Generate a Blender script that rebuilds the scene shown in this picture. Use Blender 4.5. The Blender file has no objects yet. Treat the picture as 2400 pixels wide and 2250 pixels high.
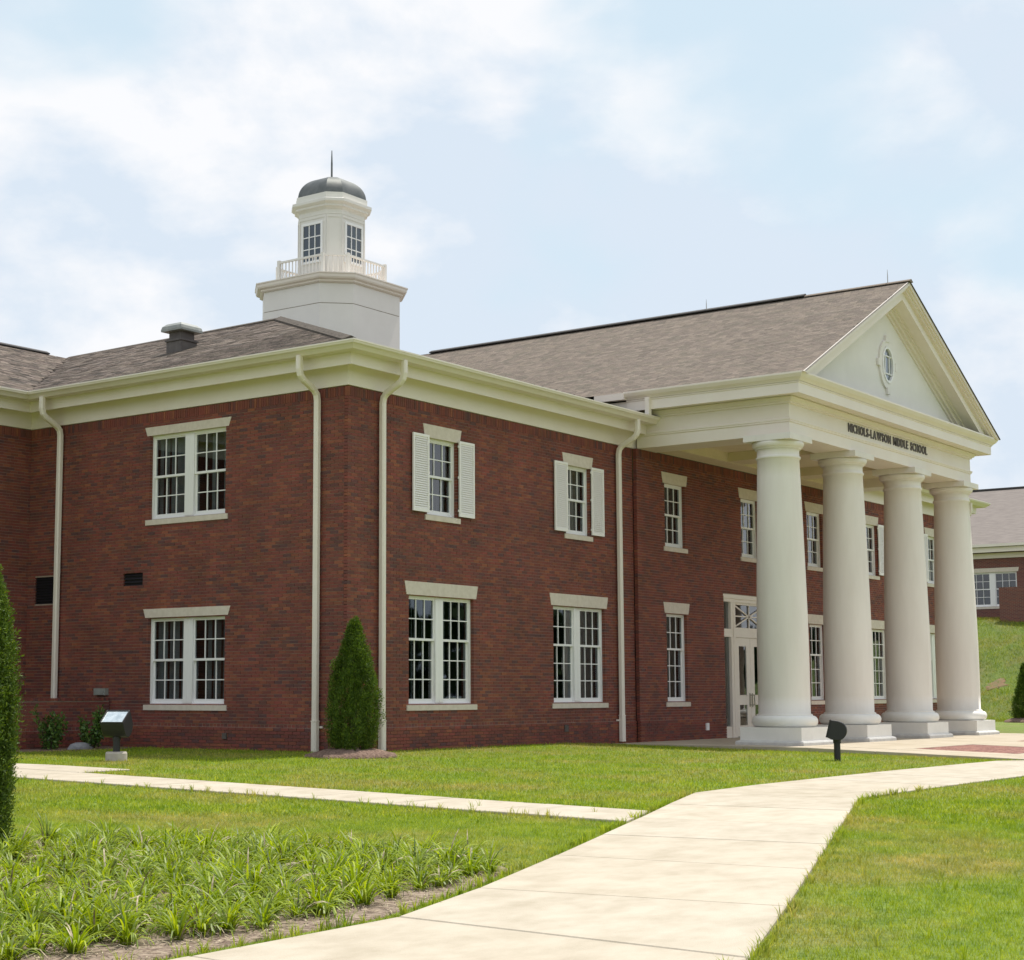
import bpy, math, random
import numpy as np
from mathutils import Matrix, Vector
R_ = math.radians
random.seed(7); rng = np.random.default_rng(11)
S = bpy.context.scene
col = S.collection

# ------------------------------------------------------------------ camera
cd = bpy.data.cameras.new('camera'); cam = bpy.data.objects.new('camera', cd); col.objects.link(cam)
F, CX, CY = 3949.62, 1015.84, 1158.28
YAW, PIT, ROL = R_(36.965), R_(6.698), R_(-0.067)
fw = Vector((math.cos(YAW)*math.cos(PIT), math.sin(YAW)*math.cos(PIT), math.sin(PIT)))
rt0 = Vector((math.sin(YAW), -math.cos(YAW), 0)); up0 = rt0.cross(fw)
rt = rt0*math.cos(ROL) + up0*math.sin(ROL); up = up0*math.cos(ROL) - rt0*math.sin(ROL)
CAM = Vector((-25.598, -21.396, 1.179))
cam.matrix_world = Matrix(((rt.x, up.x, -fw.x, CAM.x), (rt.y, up.y, -fw.y, CAM.y), (rt.z, up.z, -fw.z, CAM.z), (0, 0, 0, 1)))
cd.sensor_fit = 'HORIZONTAL'; cd.sensor_width = 36; cd.lens = F/2400*36
cd.shift_x = (1200-CX)/2400; cd.shift_y = (CY-1125)/2400
cd.clip_start = 0.1; cd.clip_end = 2000
S.camera = cam

# ------------------------------------------------------------------ light and sky
SUN_EL, SUN_AZ = R_(67), R_(-5)      # azimuth measured from +X towards +Y
sd = bpy.data.lights.new('sun', 'SUN'); sun = bpy.data.objects.new('sun', sd); col.objects.link(sun)
sd.energy = 4.7; sd.angle = R_(1.2); sd.color = (1.0, 0.955, 0.87)
sv = Vector((math.cos(SUN_EL)*math.cos(SUN_AZ), math.cos(SUN_EL)*math.sin(SUN_AZ), math.sin(SUN_EL)))
sun.rotation_euler = sv.to_track_quat('Z', 'Y').to_euler()
sun.location = (0, 0, 40)
W = bpy.data.worlds.new('World'); S.world = W; W.use_nodes = True
nt = W.node_tree; N = nt.nodes; L = nt.links; N.clear()
def nn(t, **k):
    n = N.new(t)
    for a, b in k.items(): setattr(n, a, b)
    return n
out = nn('ShaderNodeOutputWorld'); bg = nn('ShaderNodeBackground'); bg.inputs[1].default_value = 0.1
sky = nn('ShaderNodeTexSky', sky_type='NISHITA', sun_disc=False, sun_elevation=SUN_EL, sun_rotation=R_(90)-SUN_AZ, air_density=1.0, dust_density=1.6, ozone_density=1.0)
tc = nn('ShaderNodeTexCoord')
mp = nn('ShaderNodeMapping'); mp.inputs['Scale'].default_value = (1, 1, 1.7); mp.inputs['Location'].default_value = (1.87, 2.26, -7.82)
n1 = nn('ShaderNodeTexNoise'); n1.inputs['Scale'].default_value = 4.2; n1.inputs['Detail'].default_value = 9; n1.inputs['Roughness'].default_value = 0.48; n1.inputs['Distortion'].default_value = 0.2
n2 = nn('ShaderNodeTexNoise'); n2.inputs['Scale'].default_value = 5.2; n2.inputs['Detail'].default_value = 12; n2.inputs['Roughness'].default_value = 0.54; n2.inputs['Distortion'].default_value = 0.15
L.new(tc.outputs['Generated'], mp.inputs[0]); L.new(mp.outputs[0], n1.inputs['Vector']); L.new(mp.outputs[0], n2.inputs['Vector'])
r1 = nn('ShaderNodeValToRGB'); r1.color_ramp.elements[0].position = 0.34; r1.color_ramp.elements[0].color = (0, 0, 0, 1); r1.color_ramp.elements[1].position = 0.50; r1.color_ramp.elements[1].color = (1, 1, 1, 1); r1.color_ramp.interpolation = 'EASE'
L.new(n1.outputs[0], r1.inputs[0])
hz = nn('ShaderNodeMix', data_type='RGBA'); hz.inputs[6].default_value = (6.6, 8.0, 9.0, 1)   # thin high veil
hz.inputs[0].default_value = 0.10
L.new(sky.outputs[0], hz.inputs[7])
r2 = nn('ShaderNodeValToRGB'); r2.color_ramp.elements[0].position = 0.44; r2.color_ramp.elements[0].color = (6.7, 7.6, 8.65, 1); r2.color_ramp.elements[1].position = 0.56; r2.color_ramp.elements[1].color = (9.0, 9.1, 9.35, 1)
L.new(n2.outputs[0], r2.inputs[0])
mx = nn('ShaderNodeMix', data_type='RGBA'); L.new(r1.outputs[0], mx.inputs[0]); L.new(hz.outputs[2], mx.inputs[6]); L.new(r2.outputs[0], mx.inputs[7])
L.new(mx.outputs[2], bg.inputs[0]); L.new(bg.outputs[0], out.inputs[0])
S.view_settings.view_transform = 'Standard'; S.view_settings.look = 'None'; S.view_settings.exposure = 0.10; S.view_settings.gamma = 1.0
S.view_settings.use_curve_mapping = False
S.render.engine = 'CYCLES'; S.cycles.max_bounces = 7; S.cycles.transparent_max_bounces = 12

# ------------------------------------------------------------------ materials
def mat(name, base, rough=0.7, var=0.0, vscale=3.0, base2=None, bump=0.0, bscale=40.0, metal=0.0, spec=0.5, island=0.0, objrand=0.0, ramp=None, vpos=(0.35, 0.65), vobj=True, stretch=None):
    m = bpy.data.materials.new(name); m.use_nodes = True
    t = m.node_tree; b = t.nodes['Principled BSDF']
    b.inputs['Roughness'].default_value = rough; b.inputs['Metallic'].default_value = metal; b.inputs['Specular IOR Level'].default_value = spec
    g = t.nodes.new('ShaderNodeNewGeometry')
    c = None
    pos = g.outputs['Position']
    if stretch:
        mp_ = t.nodes.new('ShaderNodeVectorMath'); mp_.operation = 'MULTIPLY'; mp_.inputs[1].default_value = stretch
        t.links.new(pos, mp_.inputs[0]); pos = mp_.outputs[0]
    if base2 is not None:
        nz = t.nodes.new('ShaderNodeTexNoise'); nz.inputs['Scale'].default_value = vscale; nz.inputs['Detail'].default_value = 6; nz.inputs['Roughness'].default_value = 0.6
        t.links.new(pos, nz.inputs['Vector'])
        cr = t.nodes.new('ShaderNodeValToRGB'); cr.color_ramp.elements[0].position = vpos[0]; cr.color_ramp.elements[1].position = vpos[1]
        cr.color_ramp.elements[0].color = (*base, 1); cr.color_ramp.elements[1].color = (*base2, 1)
        t.links.new(nz.outputs[0], cr.inputs[0]); c = cr.outputs[0]
    if ramp is not None:      # colour picked per piece
        src = g.outputs['Random Per Island']
        if objrand:
            oi = t.nodes.new('ShaderNodeObjectInfo'); src = oi.outputs['Random']
        cr = t.nodes.new('ShaderNodeValToRGB'); cr.color_ramp.interpolation = 'LINEAR'
        e = cr.color_ramp.elements
        e[0].position = 0; e[0].color = (*ramp[0], 1); e[1].position = 1; e[1].color = (*ramp[-1], 1)
        for i, q in enumerate(ramp[1:-1]):
            x = e.new((i+1)/(len(ramp)-1)); x.color = (*q, 1)
        t.links.new(src, cr.inputs[0])
        c2 = cr.outputs[0]
        if c is not None:
            mu = t.nodes.new('ShaderNodeMix'); mu.data_type = 'RGBA'; mu.blend_type = 'MULTIPLY'; mu.inputs[0].default_value = 1
            t.links.new(c2, mu.inputs[6]); t.links.new(c, mu.inputs[7]); c = mu.outputs[2]
        else: c = c2
    if c is None: b.inputs['Base Color'].default_value = (*base, 1)
    else: t.links.new(c, b.inputs['Base Color'])
    if bump:
        nb = t.nodes.new('ShaderNodeTexNoise'); nb.inputs['Scale'].default_value = bscale; nb.inputs['Detail'].default_value = 5
        t.links.new(pos, nb.inputs['Vector'])
        bp = t.nodes.new('ShaderNodeBump'); bp.inputs['Strength'].default_value = bump; bp.inputs['Distance'].default_value = 0.02
        t.links.new(nb.outputs[0], bp.inputs['Height']); t.links.new(bp.outputs[0], b.inputs['Normal'])
    return m
BR = [(0.117, 0.047, 0.043), (0.223, 0.059, 0.041), (0.172, 0.051, 0.043), (0.279, 0.094, 0.049), (0.192, 0.055, 0.044), (0.244, 0.074, 0.044), (0.148, 0.051, 0.044), (0.248, 0.063, 0.047), (0.107, 0.050, 0.051), (0.218, 0.072, 0.040)]
WASH = dict(base2=(1.14, 1.1, 1.08), vscale=.9)
M_brick = mat('brick_joined', (0.8, 0.82, 0.82), 0.85, ramp=BR, bump=0.25, bscale=90, **WASH)
M_brick1 = mat('brick_single', (0.8, 0.82, 0.82), 0.85, ramp=BR, objrand=1, bump=0.25, bscale=90, **WASH)
M_mortar = mat('mortar', (0.29, 0.215, 0.17), 0.95, base2=(0.38, 0.295, 0.24), vscale=4)
SH = [(0.087, 0.076, 0.066), (0.210, 0.168, 0.144), (0.139, 0.113, 0.101), (0.262, 0.214, 0.183), (0.105, 0.091, 0.078), (0.218, 0.181, 0.149), (0.066, 0.056, 0.051), (0.183, 0.147, 0.129)]
SH2 = [(0.136, 0.115, 0.098), (0.205, 0.168, 0.141), (0.158, 0.131, 0.113), (0.230, 0.190, 0.159), (0.145, 0.127, 0.105), (0.213, 0.176, 0.143)]
M_sh = mat('shingle_joined', (0.6, 0.6, 0.6), 0.95, base2=(1.05, 1.02, 1.0), vscale=13, vpos=(.36, .62), ramp=SH, bump=0.4, bscale=60, spec=0.2)
M_sh1 = mat('shingle_single', (0.6, 0.6, 0.6), 0.95, base2=(1.05, 1.02, 1.0), vscale=13, vpos=(.36, .62), ramp=SH, objrand=1, bump=0.4, bscale=60, spec=0.2)
M_shc = mat('shingle_faded', (0.84, 0.84, 0.84), 0.95, base2=(1.04, 1.02, 1.0), vscale=17, vpos=(.34, .62), ramp=SH2, bump=0.4, bscale=60, spec=0.2)
M_deck = mat('roof_felt', (0.10, 0.085, 0.08), 0.95)
M_ridge = mat('ridge_cap', (0.06, 0.055, 0.053), 0.85)
M_cream = mat('cream_painted_trim', (0.80, 0.715, 0.64), 0.45, base2=(0.83, 0.755, 0.685), vscale=1.2)
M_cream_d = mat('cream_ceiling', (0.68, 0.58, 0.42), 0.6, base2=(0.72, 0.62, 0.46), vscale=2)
M_col = mat('column_stucco', (0.745, 0.695, 0.64), 0.7, base2=(0.82, 0.775, 0.72), vscale=1.1, bump=0.12, bscale=160, stretch=(1.6, 1.6, .28))
M_plinth = mat('painted_plinth', (0.76, 0.74, 0.70), 0.6, base2=(0.82, 0.80, 0.76), vscale=2.5, bump=.1, bscale=60)
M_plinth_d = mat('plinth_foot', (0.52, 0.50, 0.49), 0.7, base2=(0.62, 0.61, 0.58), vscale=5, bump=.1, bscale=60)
M_white = mat('white_vinyl', (0.86, 0.84, 0.84), 0.35)
M_shut = mat('shutter_paint', (0.89, 0.85, 0.84), 0.4)
M_lime = mat('cast_stone', (0.62, 0.54, 0.46), 0.85, base2=(0.70, 0.62, 0.54), vscale=9, bump=.1, bscale=120)
M_tymp = mat('white_stucco', (0.79, 0.745, 0.73), 0.8, base2=(0.84, 0.795, 0.78), vscale=1.0, bump=.06, bscale=120)
M_cup = mat('cupola_paint', (0.76, 0.72, 0.68), 0.6, base2=(0.80, 0.76, 0.72), vscale=1.4)
M_groove = mat('joint_line', (0.33, 0.28, 0.22), 0.8)
M_copper = mat('dark_patina_metal', (0.11, 0.118, 0.112), 0.42, base2=(0.17, 0.172, 0.165), vscale=3, metal=0.8)
M_black = mat('black_paint', (0.018, 0.017, 0.02), 0.5)
M_vent = mat('black_louvre', (0.010, 0.009, 0.013), 0.6)
M_rust = mat('brown_sheet_metal', (0.075, 0.06, 0.058), 0.55, base2=(0.11, 0.095, 0.085), vscale=6)
M_caps = mat('grey_sheet_metal', (0.22, 0.23, 0.215), 0.45, base2=(0.3, 0.31, 0.29), vscale=6)
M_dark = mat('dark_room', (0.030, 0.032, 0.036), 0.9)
M_blind = mat('vertical_blind', (0.20, 0.215, 0.23), 0.8, base2=(0.32, 0.34, 0.36), vscale=2)
M_letter = mat('bronze_letter', (0.10, 0.085, 0.08), 0.5)
M_metal = mat('brushed_metal', (0.35, 0.33, 0.29), 0.35, metal=0.9)
M_conc = mat('concrete_slab', (0.36, 0.31, 0.235), 0.9, base2=(0.475, 0.42, 0.34), vscale=1.9, bump=.2, bscale=60, vpos=(.25, .62), ramp=[(.92, .91, .88), (1.0, 1.0, 1.0), (.96, .95, .93), (1.04, 1.03, 1.02)], objrand=1, stretch=(1, 1.7, 1))
M_plaza = mat('plaza_concrete', (0.40, 0.335, 0.245), 0.9, base2=(0.47, 0.405, 0.315), vscale=1.1, bump=.12, bscale=70)
M_paver = mat('red_paver', (0.8, 0.8, 0.8), 0.9, base2=(1.1, 1.1, 1.1), vscale=3, ramp=[(0.30, 0.14, 0.115), (0.38, 0.19, 0.15), (0.34, 0.165, 0.13), (0.27, 0.125, 0.11)])
M_foot = mat('concrete_footing', (0.42, 0.37, 0.33), 0.9, base2=(0.5, 0.45, 0.4), vscale=8)
M_stone = mat('grey_rock', (0.18, 0.18, 0.19), 0.9, base2=(0.30, 0.30, 0.31), vscale=9, bump=.5, bscale=20)
M_mulch = mat('bark_mulch', (0.10, 0.055, 0.04), 0.95, base2=(0.24, 0.16, 0.12), vscale=22, bump=1.0, bscale=35)
M_soil = mat('bed_straw', (0.11, 0.07, 0.05), 0.95, base2=(0.34, 0.265, 0.20), vscale=16, bump=1.0, bscale=26)
M_bark = mat('bark', (0.09, 0.06, 0.045), 0.9, bump=.5, bscale=20)
M_arb = mat('arborvitae_leaf', (0.75, 0.75, 0.75), 0.6, base2=(1.25, 1.2, 1.1), vscale=5, ramp=[(0.03, 0.07, 0.006), (0.08, 0.14, 0.010), (0.045, 0.095, 0.008), (0.15, 0.22, 0.016), (0.033, 0.075, 0.007)], spec=.3)
M_shrub = mat('shrub_leaf', (0.8, 0.8, 0.8), 0.4, base2=(1.2, 1.2, 1.1), vscale=7, ramp=[(0.035, 0.09, 0.02), (0.07, 0.15, 0.03), (0.14, 0.23, 0.04), (0.04, 0.09, 0.025)])
M_liri = mat('strap_leaf', (0.8, 0.8, 0.8), 0.5, base2=(1.2, 1.2, 1.1), vscale=3, ramp=[(0.085, 0.15, 0.003), (0.26, 0.35, 0.006), (0.15, 0.23, 0.004), (0.38, 0.46, 0.016), (0.065, 0.12, 0.003), (0.30, 0.39, 0.008)])
M_straw = mat('dry_leaf', (0.16, 0.11, 0.065), 0.8, base2=(0.50, 0.43, 0.29), vscale=19)
M_soild = mat('bare_red_soil', (0.20, 0.10, 0.055), 0.95, base2=(0.11, 0.11, 0.035), vscale=4, bump=.6, bscale=9)

def grass_mat(name, blade, k=1.0):
    m = bpy.data.materials.new(name); m.use_nodes = True
    t = m.node_tree; b = t.nodes['Principled BSDF']; b.inputs['Roughness'].default_value = 0.75; b.inputs['Specular IOR Level'].default_value = 0.25
    g = t.nodes.new('ShaderNodeNewGeometry')
    def noise(sc, det=4, rough=.55):
        n = t.nodes.new('ShaderNodeTexNoise'); n.inputs['Scale'].default_value = sc; n.inputs['Detail'].default_value = det; n.inputs['Roughness'].default_value = rough
        t.links.new(g.outputs['Position'], n.inputs['Vector']); return n
    def ramp(src, stops):
        c = t.nodes.new('ShaderNodeValToRGB'); e = c.color_ramp.elements
        e[0].position = stops[0][0]; e[0].color = (*stops[0][1], 1); e[1].position = stops[-1][0]; e[1].color = (*stops[-1][1], 1)
        for p, q in stops[1:-1]:
            x = e.new(p); x.color = (*q, 1)
        t.links.new(src, c.inputs[0]); return c
    big = noise(0.42, 5, .6); mid = noise(2.6, 5, .65)
    green = ramp(mid.outputs[0], [(0.30, (0.098, 0.165, 0.010)), (0.5, (0.155, 0.218, 0.018)), (0.7, (0.21, 0.256, 0.034))])
    dry = ramp(mid.outputs[0], [(0.30, (0.17, 0.18, 0.045)), (0.55, (0.235, 0.215, 0.08)), (0.72, (0.33, 0.28, 0.14))])
    fac = ramp(big.outputs[0], [(0.44, (0, 0, 0)), (0.66, (0.8, 0.8, 0.8))])
    mx = t.nodes.new('ShaderNodeMix'); mx.data_type = 'RGBA'
    t.links.new(fac.outputs[0], mx.inputs[0]); t.links.new(green.outputs[0], mx.inputs[6]); t.links.new(dry.outputs[0], mx.inputs[7])
    mul = t.nodes.new('ShaderNodeMix'); mul.data_type = 'RGBA'; mul.blend_type = 'MULTIPLY'; mul.inputs[0].default_value = 1
    if blade:
        v = ramp(g.outputs['Random Per Island'], [(0, (1.25*k, 1.25*k, 1.0*k)), (0.6, (1.75*k, 1.65*k, 1.3*k)), (0.9, (2.0*k, 1.8*k, 1.6*k)), (1, (2.6*k, 2.1*k, 2.8*k))])
    else:
        v = ramp(noise(24, 3, .7).outputs[0], [(0.3, (0.55*k, 0.62*k, 0.5*k)), (0.7, (1.12*k, 1.15*k, 1.0*k))])
        nb = noise(38, 4, .7); bp = t.nodes.new('ShaderNodeBump'); bp.inputs['Strength'].default_value = .6; bp.inputs['Distance'].default_value = .03
        t.links.new(nb.outputs[0], bp.inputs['Height']); t.links.new(bp.outputs[0], b.inputs['Normal'])
    fine = ramp(noise(9, 4, .7).outputs[0], [(0.32, (0.62, 0.70, 0.6)), (0.5, (1, 1, 1)), (0.72, (1.22, 1.12, 1.3))])
    m3 = t.nodes.new('ShaderNodeMix'); m3.data_type = 'RGBA'; m3.blend_type = 'MULTIPLY'; m3.inputs[0].default_value = 1
    t.links.new(mx.outputs[2], m3.inputs[6]); t.links.new(fine.outputs[0], m3.inputs[7])
    t.links.new(m3.outputs[2], mul.inputs[6]); t.links.new(v.outputs[0], mul.inputs[7]); t.links.new(mul.outputs[2], b.inputs['Base Color'])
    return m
def translucent(m, f, gain=1.3):
    t = m.node_tree; b = t.nodes['Principled BSDF']; o = [n for n in t.nodes if n.type == 'OUTPUT_MATERIAL'][0]
    tl = t.nodes.new('ShaderNodeBsdfTranslucent'); mx = t.nodes.new('ShaderNodeMixShader'); mx.inputs[0].default_value = f
    src = b.inputs['Base Color'].links[0].from_socket
    v = t.nodes.new('ShaderNodeMix'); v.data_type = 'RGBA'; v.blend_type = 'MULTIPLY'; v.inputs[0].default_value = 1; v.inputs[7].default_value = (gain*1.15, gain*1.1, gain*.6, 1)
    t.links.new(src, v.inputs[6]); t.links.new(v.outputs[2], tl.inputs[0])
    t.links.new(b.outputs[0], mx.inputs[1]); t.links.new(tl.outputs[0], mx.inputs[2]); t.links.new(mx.outputs[0], o.inputs[0])
M_lawn = grass_mat('lawn_ground', False); M_hill = grass_mat('hill_grass', False, .72); M_blade = grass_mat('lawn_blades', True); translucent(M_blade, .42, 1.25); M_hblade = grass_mat('slope_blades', True, .85); translucent(M_hblade, .4, 1.2); translucent(M_liri, .4, 1.3); translucent(M_shrub, .3); translucent(M_arb, .25, 1.5)

def glass_mat():
    m = bpy.data.materials.new('window_glass'); m.use_nodes = True
    t = m.node_tree; t.nodes.clear()
    o = t.nodes.new('ShaderNodeOutputMaterial'); tr = t.nodes.new('ShaderNodeBsdfTransparent'); tr.inputs[0].default_value = (0.72, 0.76, 0.76, 1)
    gl = t.nodes.new('ShaderNodeBsdfGlossy'); gl.inputs['Roughness'].default_value = 0.02; gl.inputs[0].default_value = (0.9, 0.95, 1, 1)
    fr = t.nodes.new('ShaderNodeFresnel'); fr.inputs[0].default_value = 1.6
    mu = t.nodes.new('ShaderNodeMath'); mu.operation = 'MULTIPLY'; mu.inputs[1].default_value = 1.7
    nz = t.nodes.new('ShaderNodeTexNoise'); nz.inputs['Scale'].default_value = 1.4; ge = t.nodes.new('ShaderNodeNewGeometry')
    bp = t.nodes.new('ShaderNodeBump'); bp.inputs['Strength'].default_value = .02; bp.inputs['Distance'].default_value = .08
    t.links.new(ge.outputs['Position'], nz.inputs['Vector']); t.links.new(nz.outputs[0], bp.inputs['Height']); t.links.new(bp.outputs[0], gl.inputs['Normal'])
    mx = t.nodes.new('ShaderNodeMixShader'); t.links.new(fr.outputs[0], mu.inputs[0])
    inv = t.nodes.new('ShaderNodeMath'); inv.operation = 'SUBTRACT'; inv.inputs[0].default_value = 1; t.links.new(ge.outputs['Backfacing'], inv.inputs[1])
    m2 = t.nodes.new('ShaderNodeMath'); m2.operation = 'MULTIPLY'; m2.use_clamp = True; t.links.new(mu.outputs[0], m2.inputs[0]); t.links.new(inv.outputs[0], m2.inputs[1]); t.links.new(m2.outputs[0], mx.inputs[0])
    t.links.new(tr.outputs[0], mx.inputs[1]); t.links.new(gl.outputs[0], mx.inputs[2]); t.links.new(mx.outputs[0], o.inputs[0])
    return m
M_glass = glass_mat()
def brickwall_mat():    # far walls whose bricks cannot be told apart
    m = bpy.data.materials.new('far_brick'); m.use_nodes = True
    t = m.node_tree; b = t.nodes['Principled BSDF']; b.inputs['Roughness'].default_value = .9
    g = t.nodes.new('ShaderNodeNewGeometry'); s = t.nodes.new('ShaderNodeSeparateXYZ'); c = t.nodes.new('ShaderNodeCombineXYZ'); ad = t.nodes.new('ShaderNodeMath')
    t.links.new(g.outputs['Position'], s.inputs[0]); t.links.new(s.outputs[0], ad.inputs[0]); t.links.new(s.outputs[1], ad.inputs[1])
    t.links.new(ad.outputs[0], c.inputs[0]); t.links.new(s.outputs[2], c.inputs[1])
    k = t.nodes.new('ShaderNodeTexBrick'); k.inputs['Scale'].default_value = 1; k.inputs['Brick Width'].default_value = .21; k.inputs['Row Height'].default_value = .0677; k.inputs['Mortar Size'].default_value = .008
    k.inputs['Color1'].default_value = (0.13, 0.04, 0.04, 1); k.inputs['Color2'].default_value = (0.2, 0.06, 0.045, 1); k.inputs['Mortar'].default_value = (0.2, 0.15, 0.12, 1)
    t.links.new(c.outputs[0], k.inputs['Vector']); t.links.new(k.outputs[0], b.inputs['Base Color'])
    return m
M_farbrick = brickwall_mat()

# ------------------------------------------------------------------ mesh helpers
class MB:
    def __init__(s): s.v = []; s.f = []; s.mi = []
    def add(s, vs, fs, mi=0):
        k = len(s.v); s.v += [tuple(p) for p in vs]; s.f += [tuple(i+k for i in q) for q in fs]; s.mi += [mi]*len(fs); return s
    def box(s, x0, x1, y0, y1, z0, z1, mi=0):
        return s.add([(x0, y0, z0), (x1, y0, z0), (x1, y1, z0), (x0, y1, z0), (x0, y0, z1), (x1, y0, z1), (x1, y1, z1), (x0, y1, z1)],
                     [(3, 2, 1, 0), (4, 5, 6, 7), (0, 1, 5, 4), (1, 2, 6, 5), (2, 3, 7, 6), (3, 0, 4, 7)], mi)
    def prism(s, poly, y0, y1, mi=0):         # polygon in x,z extruded along y
        n = len(poly)
        return s.add([(x, y0, z) for x, z in poly]+[(x, y1, z) for x, z in poly],
                     [tuple(range(n)), tuple(range(2*n-1, n-1, -1))]+[((i+1) % n, i, i+n, (i+1) % n+n) for i in range(n)], mi)
    def vprism(s, poly, z0, z1, mi=0):        # polygon in x,y extruded along z (z may be functions)
        n = len(poly); a = z0 if callable(z0) else (lambda x, y: z0); b = z1 if callable(z1) else (lambda x, y: z1)
        return s.add([(x, y, a(x, y)) for x, y in poly]+[(x, y, b(x, y)) for x, y in poly],
                     [tuple(range(n-1, -1, -1)), tuple(range(n, 2*n))]+[(i, (i+1) % n, (i+1) % n+n, i+n) for i in range(n)], mi)
    def rings(s, rings, cap=True, mi=0, closed=True):
        n = len(rings[0]); vs = [p for r in rings for p in r]; fs = []
        for i in range(len(rings)-1):
            for j in range(n if closed else n-1):
                k = (j+1) % n; fs.append((i*n+j, i*n+k, (i+1)*n+k, (i+1)*n+j))
        if cap: fs += [tuple(range(n-1, -1, -1)), tuple(range((len(rings)-1)*n, len(rings)*n))]
        return s.add(vs, fs, mi)
    def lathe(s, prof, c=(0, 0), seg=40, mi=0):
        return s.rings([[(c[0]+r*math.cos(a*2*math.pi/seg), c[1]+r*math.sin(a*2*math.pi/seg), z) for a in range(seg)] for r, z in prof], True, mi)
    def tube(s, pts, hw, hd=None, mi=0, rnd=True):   # pipe with rounded-square section along points
        hd = hd or hw; rr = []
        for i, p in enumerate(pts):
            p = Vector(p); a = Vector(pts[max(i-1, 0)]); b = Vector(pts[min(i+1, len(pts)-1)])
            d = (b-a).normalized(); x = Vector((1, 0, 0)) if s_dir[0] == 'A' else Vector((0, 1, 0)); y = d.cross(x).normalized()
            ring = [(1, .6), (.6, 1), (-.6, 1), (-1, .6), (-1, -.6), (-.6, -1), (.6, -1), (1, -.6)]
            rr.append([tuple(p+x*u*hw+y*v*hd) for u, v in ring])
        return s.rings(rr, True, mi)
    def obj(s, name, mats, parent=None, loc=None, smooth=False):
        me = bpy.data.meshes.new(name); me.from_pydata(s.v, [], s.f)
        for m in (mats if isinstance(mats, (list, tuple)) else [mats]): me.materials.append(m)
        if any(s.mi): me.polygons.foreach_set('material_index', s.mi)
        if smooth: me.shade_smooth()
        me.update()
        return link(name, me, parent, loc)
s_dir = ['A']
def link(name, me, parent=None, loc=None, mtx=None):
    o = bpy.data.objects.new(name, me); col.objects.link(o)
    if parent: o.parent = parent
    if loc is not None: o.location = loc
    if mtx is not None: o.matrix_local = mtx
    return o
def big(name, V, Q, m, parent=None, tri=False, mats=None):
    k = 3 if tri else 4
    me = bpy.data.meshes.new(name); V = np.asarray(V, np.float32).reshape(-1, 3); Q = np.asarray(Q, np.int32).reshape(-1, k)
    me.vertices.add(len(V)); me.vertices.foreach_set('co', V.ravel())
    me.loops.add(Q.size); me.loops.foreach_set('vertex_index', Q.ravel())
    me.polygons.add(len(Q)); me.polygons.foreach_set('loop_start', np.arange(0, Q.size, k, dtype=np.int32)); me.polygons.foreach_set('loop_total', np.full(len(Q), k, np.int32))
    me.update(calc_edges=True); me.shade_flat()
    for x in (m if isinstance(m, (list, tuple)) else [m]): me.materials.append(x)
    if mats is not None: me.polygons.foreach_set('material_index', np.asarray(mats, np.int32))
    return link(name, me, parent)
def thing(name, label, cat, loc=(0, 0, 0), group=None, rz=0):
    o = bpy.data.objects.new(name, None); col.objects.link(o); o.location = loc; o.rotation_euler = (0, 0, rz); o.empty_display_size = .3
    return tag(o, label, cat, group)
def tag(o, label, cat, group=None):
    o['label'] = label; o['category'] = cat
    if group: o['group'] = group
    return o
def kind(o, k='structure'): o['kind'] = k; return o
def part_empty(name, parent, loc=(0, 0, 0), rz=0):
    o = bpy.data.objects.new(name, None); col.objects.link(o); o.parent = parent; o.location = loc; o.rotation_euler = (0, 0, rz); o.empty_display_size = .2; return o
def sweep(mb, prof, path, mi=0, closedprof=False):
    """profile (offset outward, z) carried along a plan path with mitred corners; outward = right-hand side of travel"""
    P = [Vector((x, y)) for x, y in path]; rr = []
    for i, p in enumerate(P):
        d1 = (P[i]-P[i-1]).normalized() if i > 0 else None; d2 = (P[i+1]-P[i]).normalized() if i < len(P)-1 else None
        n1 = Vector((d1.y, -d1.x)) if d1 is not None else None; n2 = Vector((d2.y, -d2.x)) if d2 is not None else None
        if n1 is None: n = n2
        elif n2 is None: n = n1
        else:
            n = (n1+n2).normalized(); n = n/max(n.dot(n1), .3)
        rr.append([(p.x+n.x*o, p.y+n.y*o, z) for o, z in prof])
    mb.rings(rr, closedprof, mi, closed=closedprof)
    return mb

# ------------------------------------------------------------------ ground
def sm(a, b, x):
    t = np.clip((x-a)/(b-a), 0, 1); return t*t*(3-2*t)
def gz(x, y):
    x = np.asarray(x, float); y = np.asarray(y, float)
    return .018*np.minimum(y, 0)*np.where(y < -40, 40/np.maximum(-y, 1), 1)+.004*np.clip(x, -40, 0)-.07*sm(7, 10, x)+(5.0*sm(45, 62.5, x))*sm(-30, -9, y)+(.12*np.sin(x*.9+y*.4)+.1*np.sin(y*.7-x*.3))*sm(46, 52, x)*(1-sm(60, 62, x))
def zf(x, y): return float(gz(x, y))
xs = sorted(set(list(np.arange(-40, 44, 2.0))+list(np.arange(44, 66, 1.0))+[7, 8, 8.5, 9, 9.5, 10]+list(np.arange(66, 130, 8.0))+[-400, -200, -120, -80, -60, 160, 220, 400]))
ys = sorted(set(list(np.arange(-40, 42, 2.0))+[-400, -200, -120, -80, -60, 50, 60, 80, 120, 200, 400]))
X, Y = np.meshgrid(xs, ys); Zg = gz(X, Y)
nx, ny = len(xs), len(ys); idx = np.arange(nx*ny).reshape(ny, nx)
Qg = np.stack([idx[:-1, :-1], idx[:-1, 1:], idx[1:, 1:], idx[1:, :-1]], -1).reshape(-1, 4)
onhill = (X[:-1, :-1] >= 45).ravel()
ground = kind(big('ground', np.stack([X, Y, Zg], -1), Qg[~onhill], M_lawn)); ground.data.shade_smooth()
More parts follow.
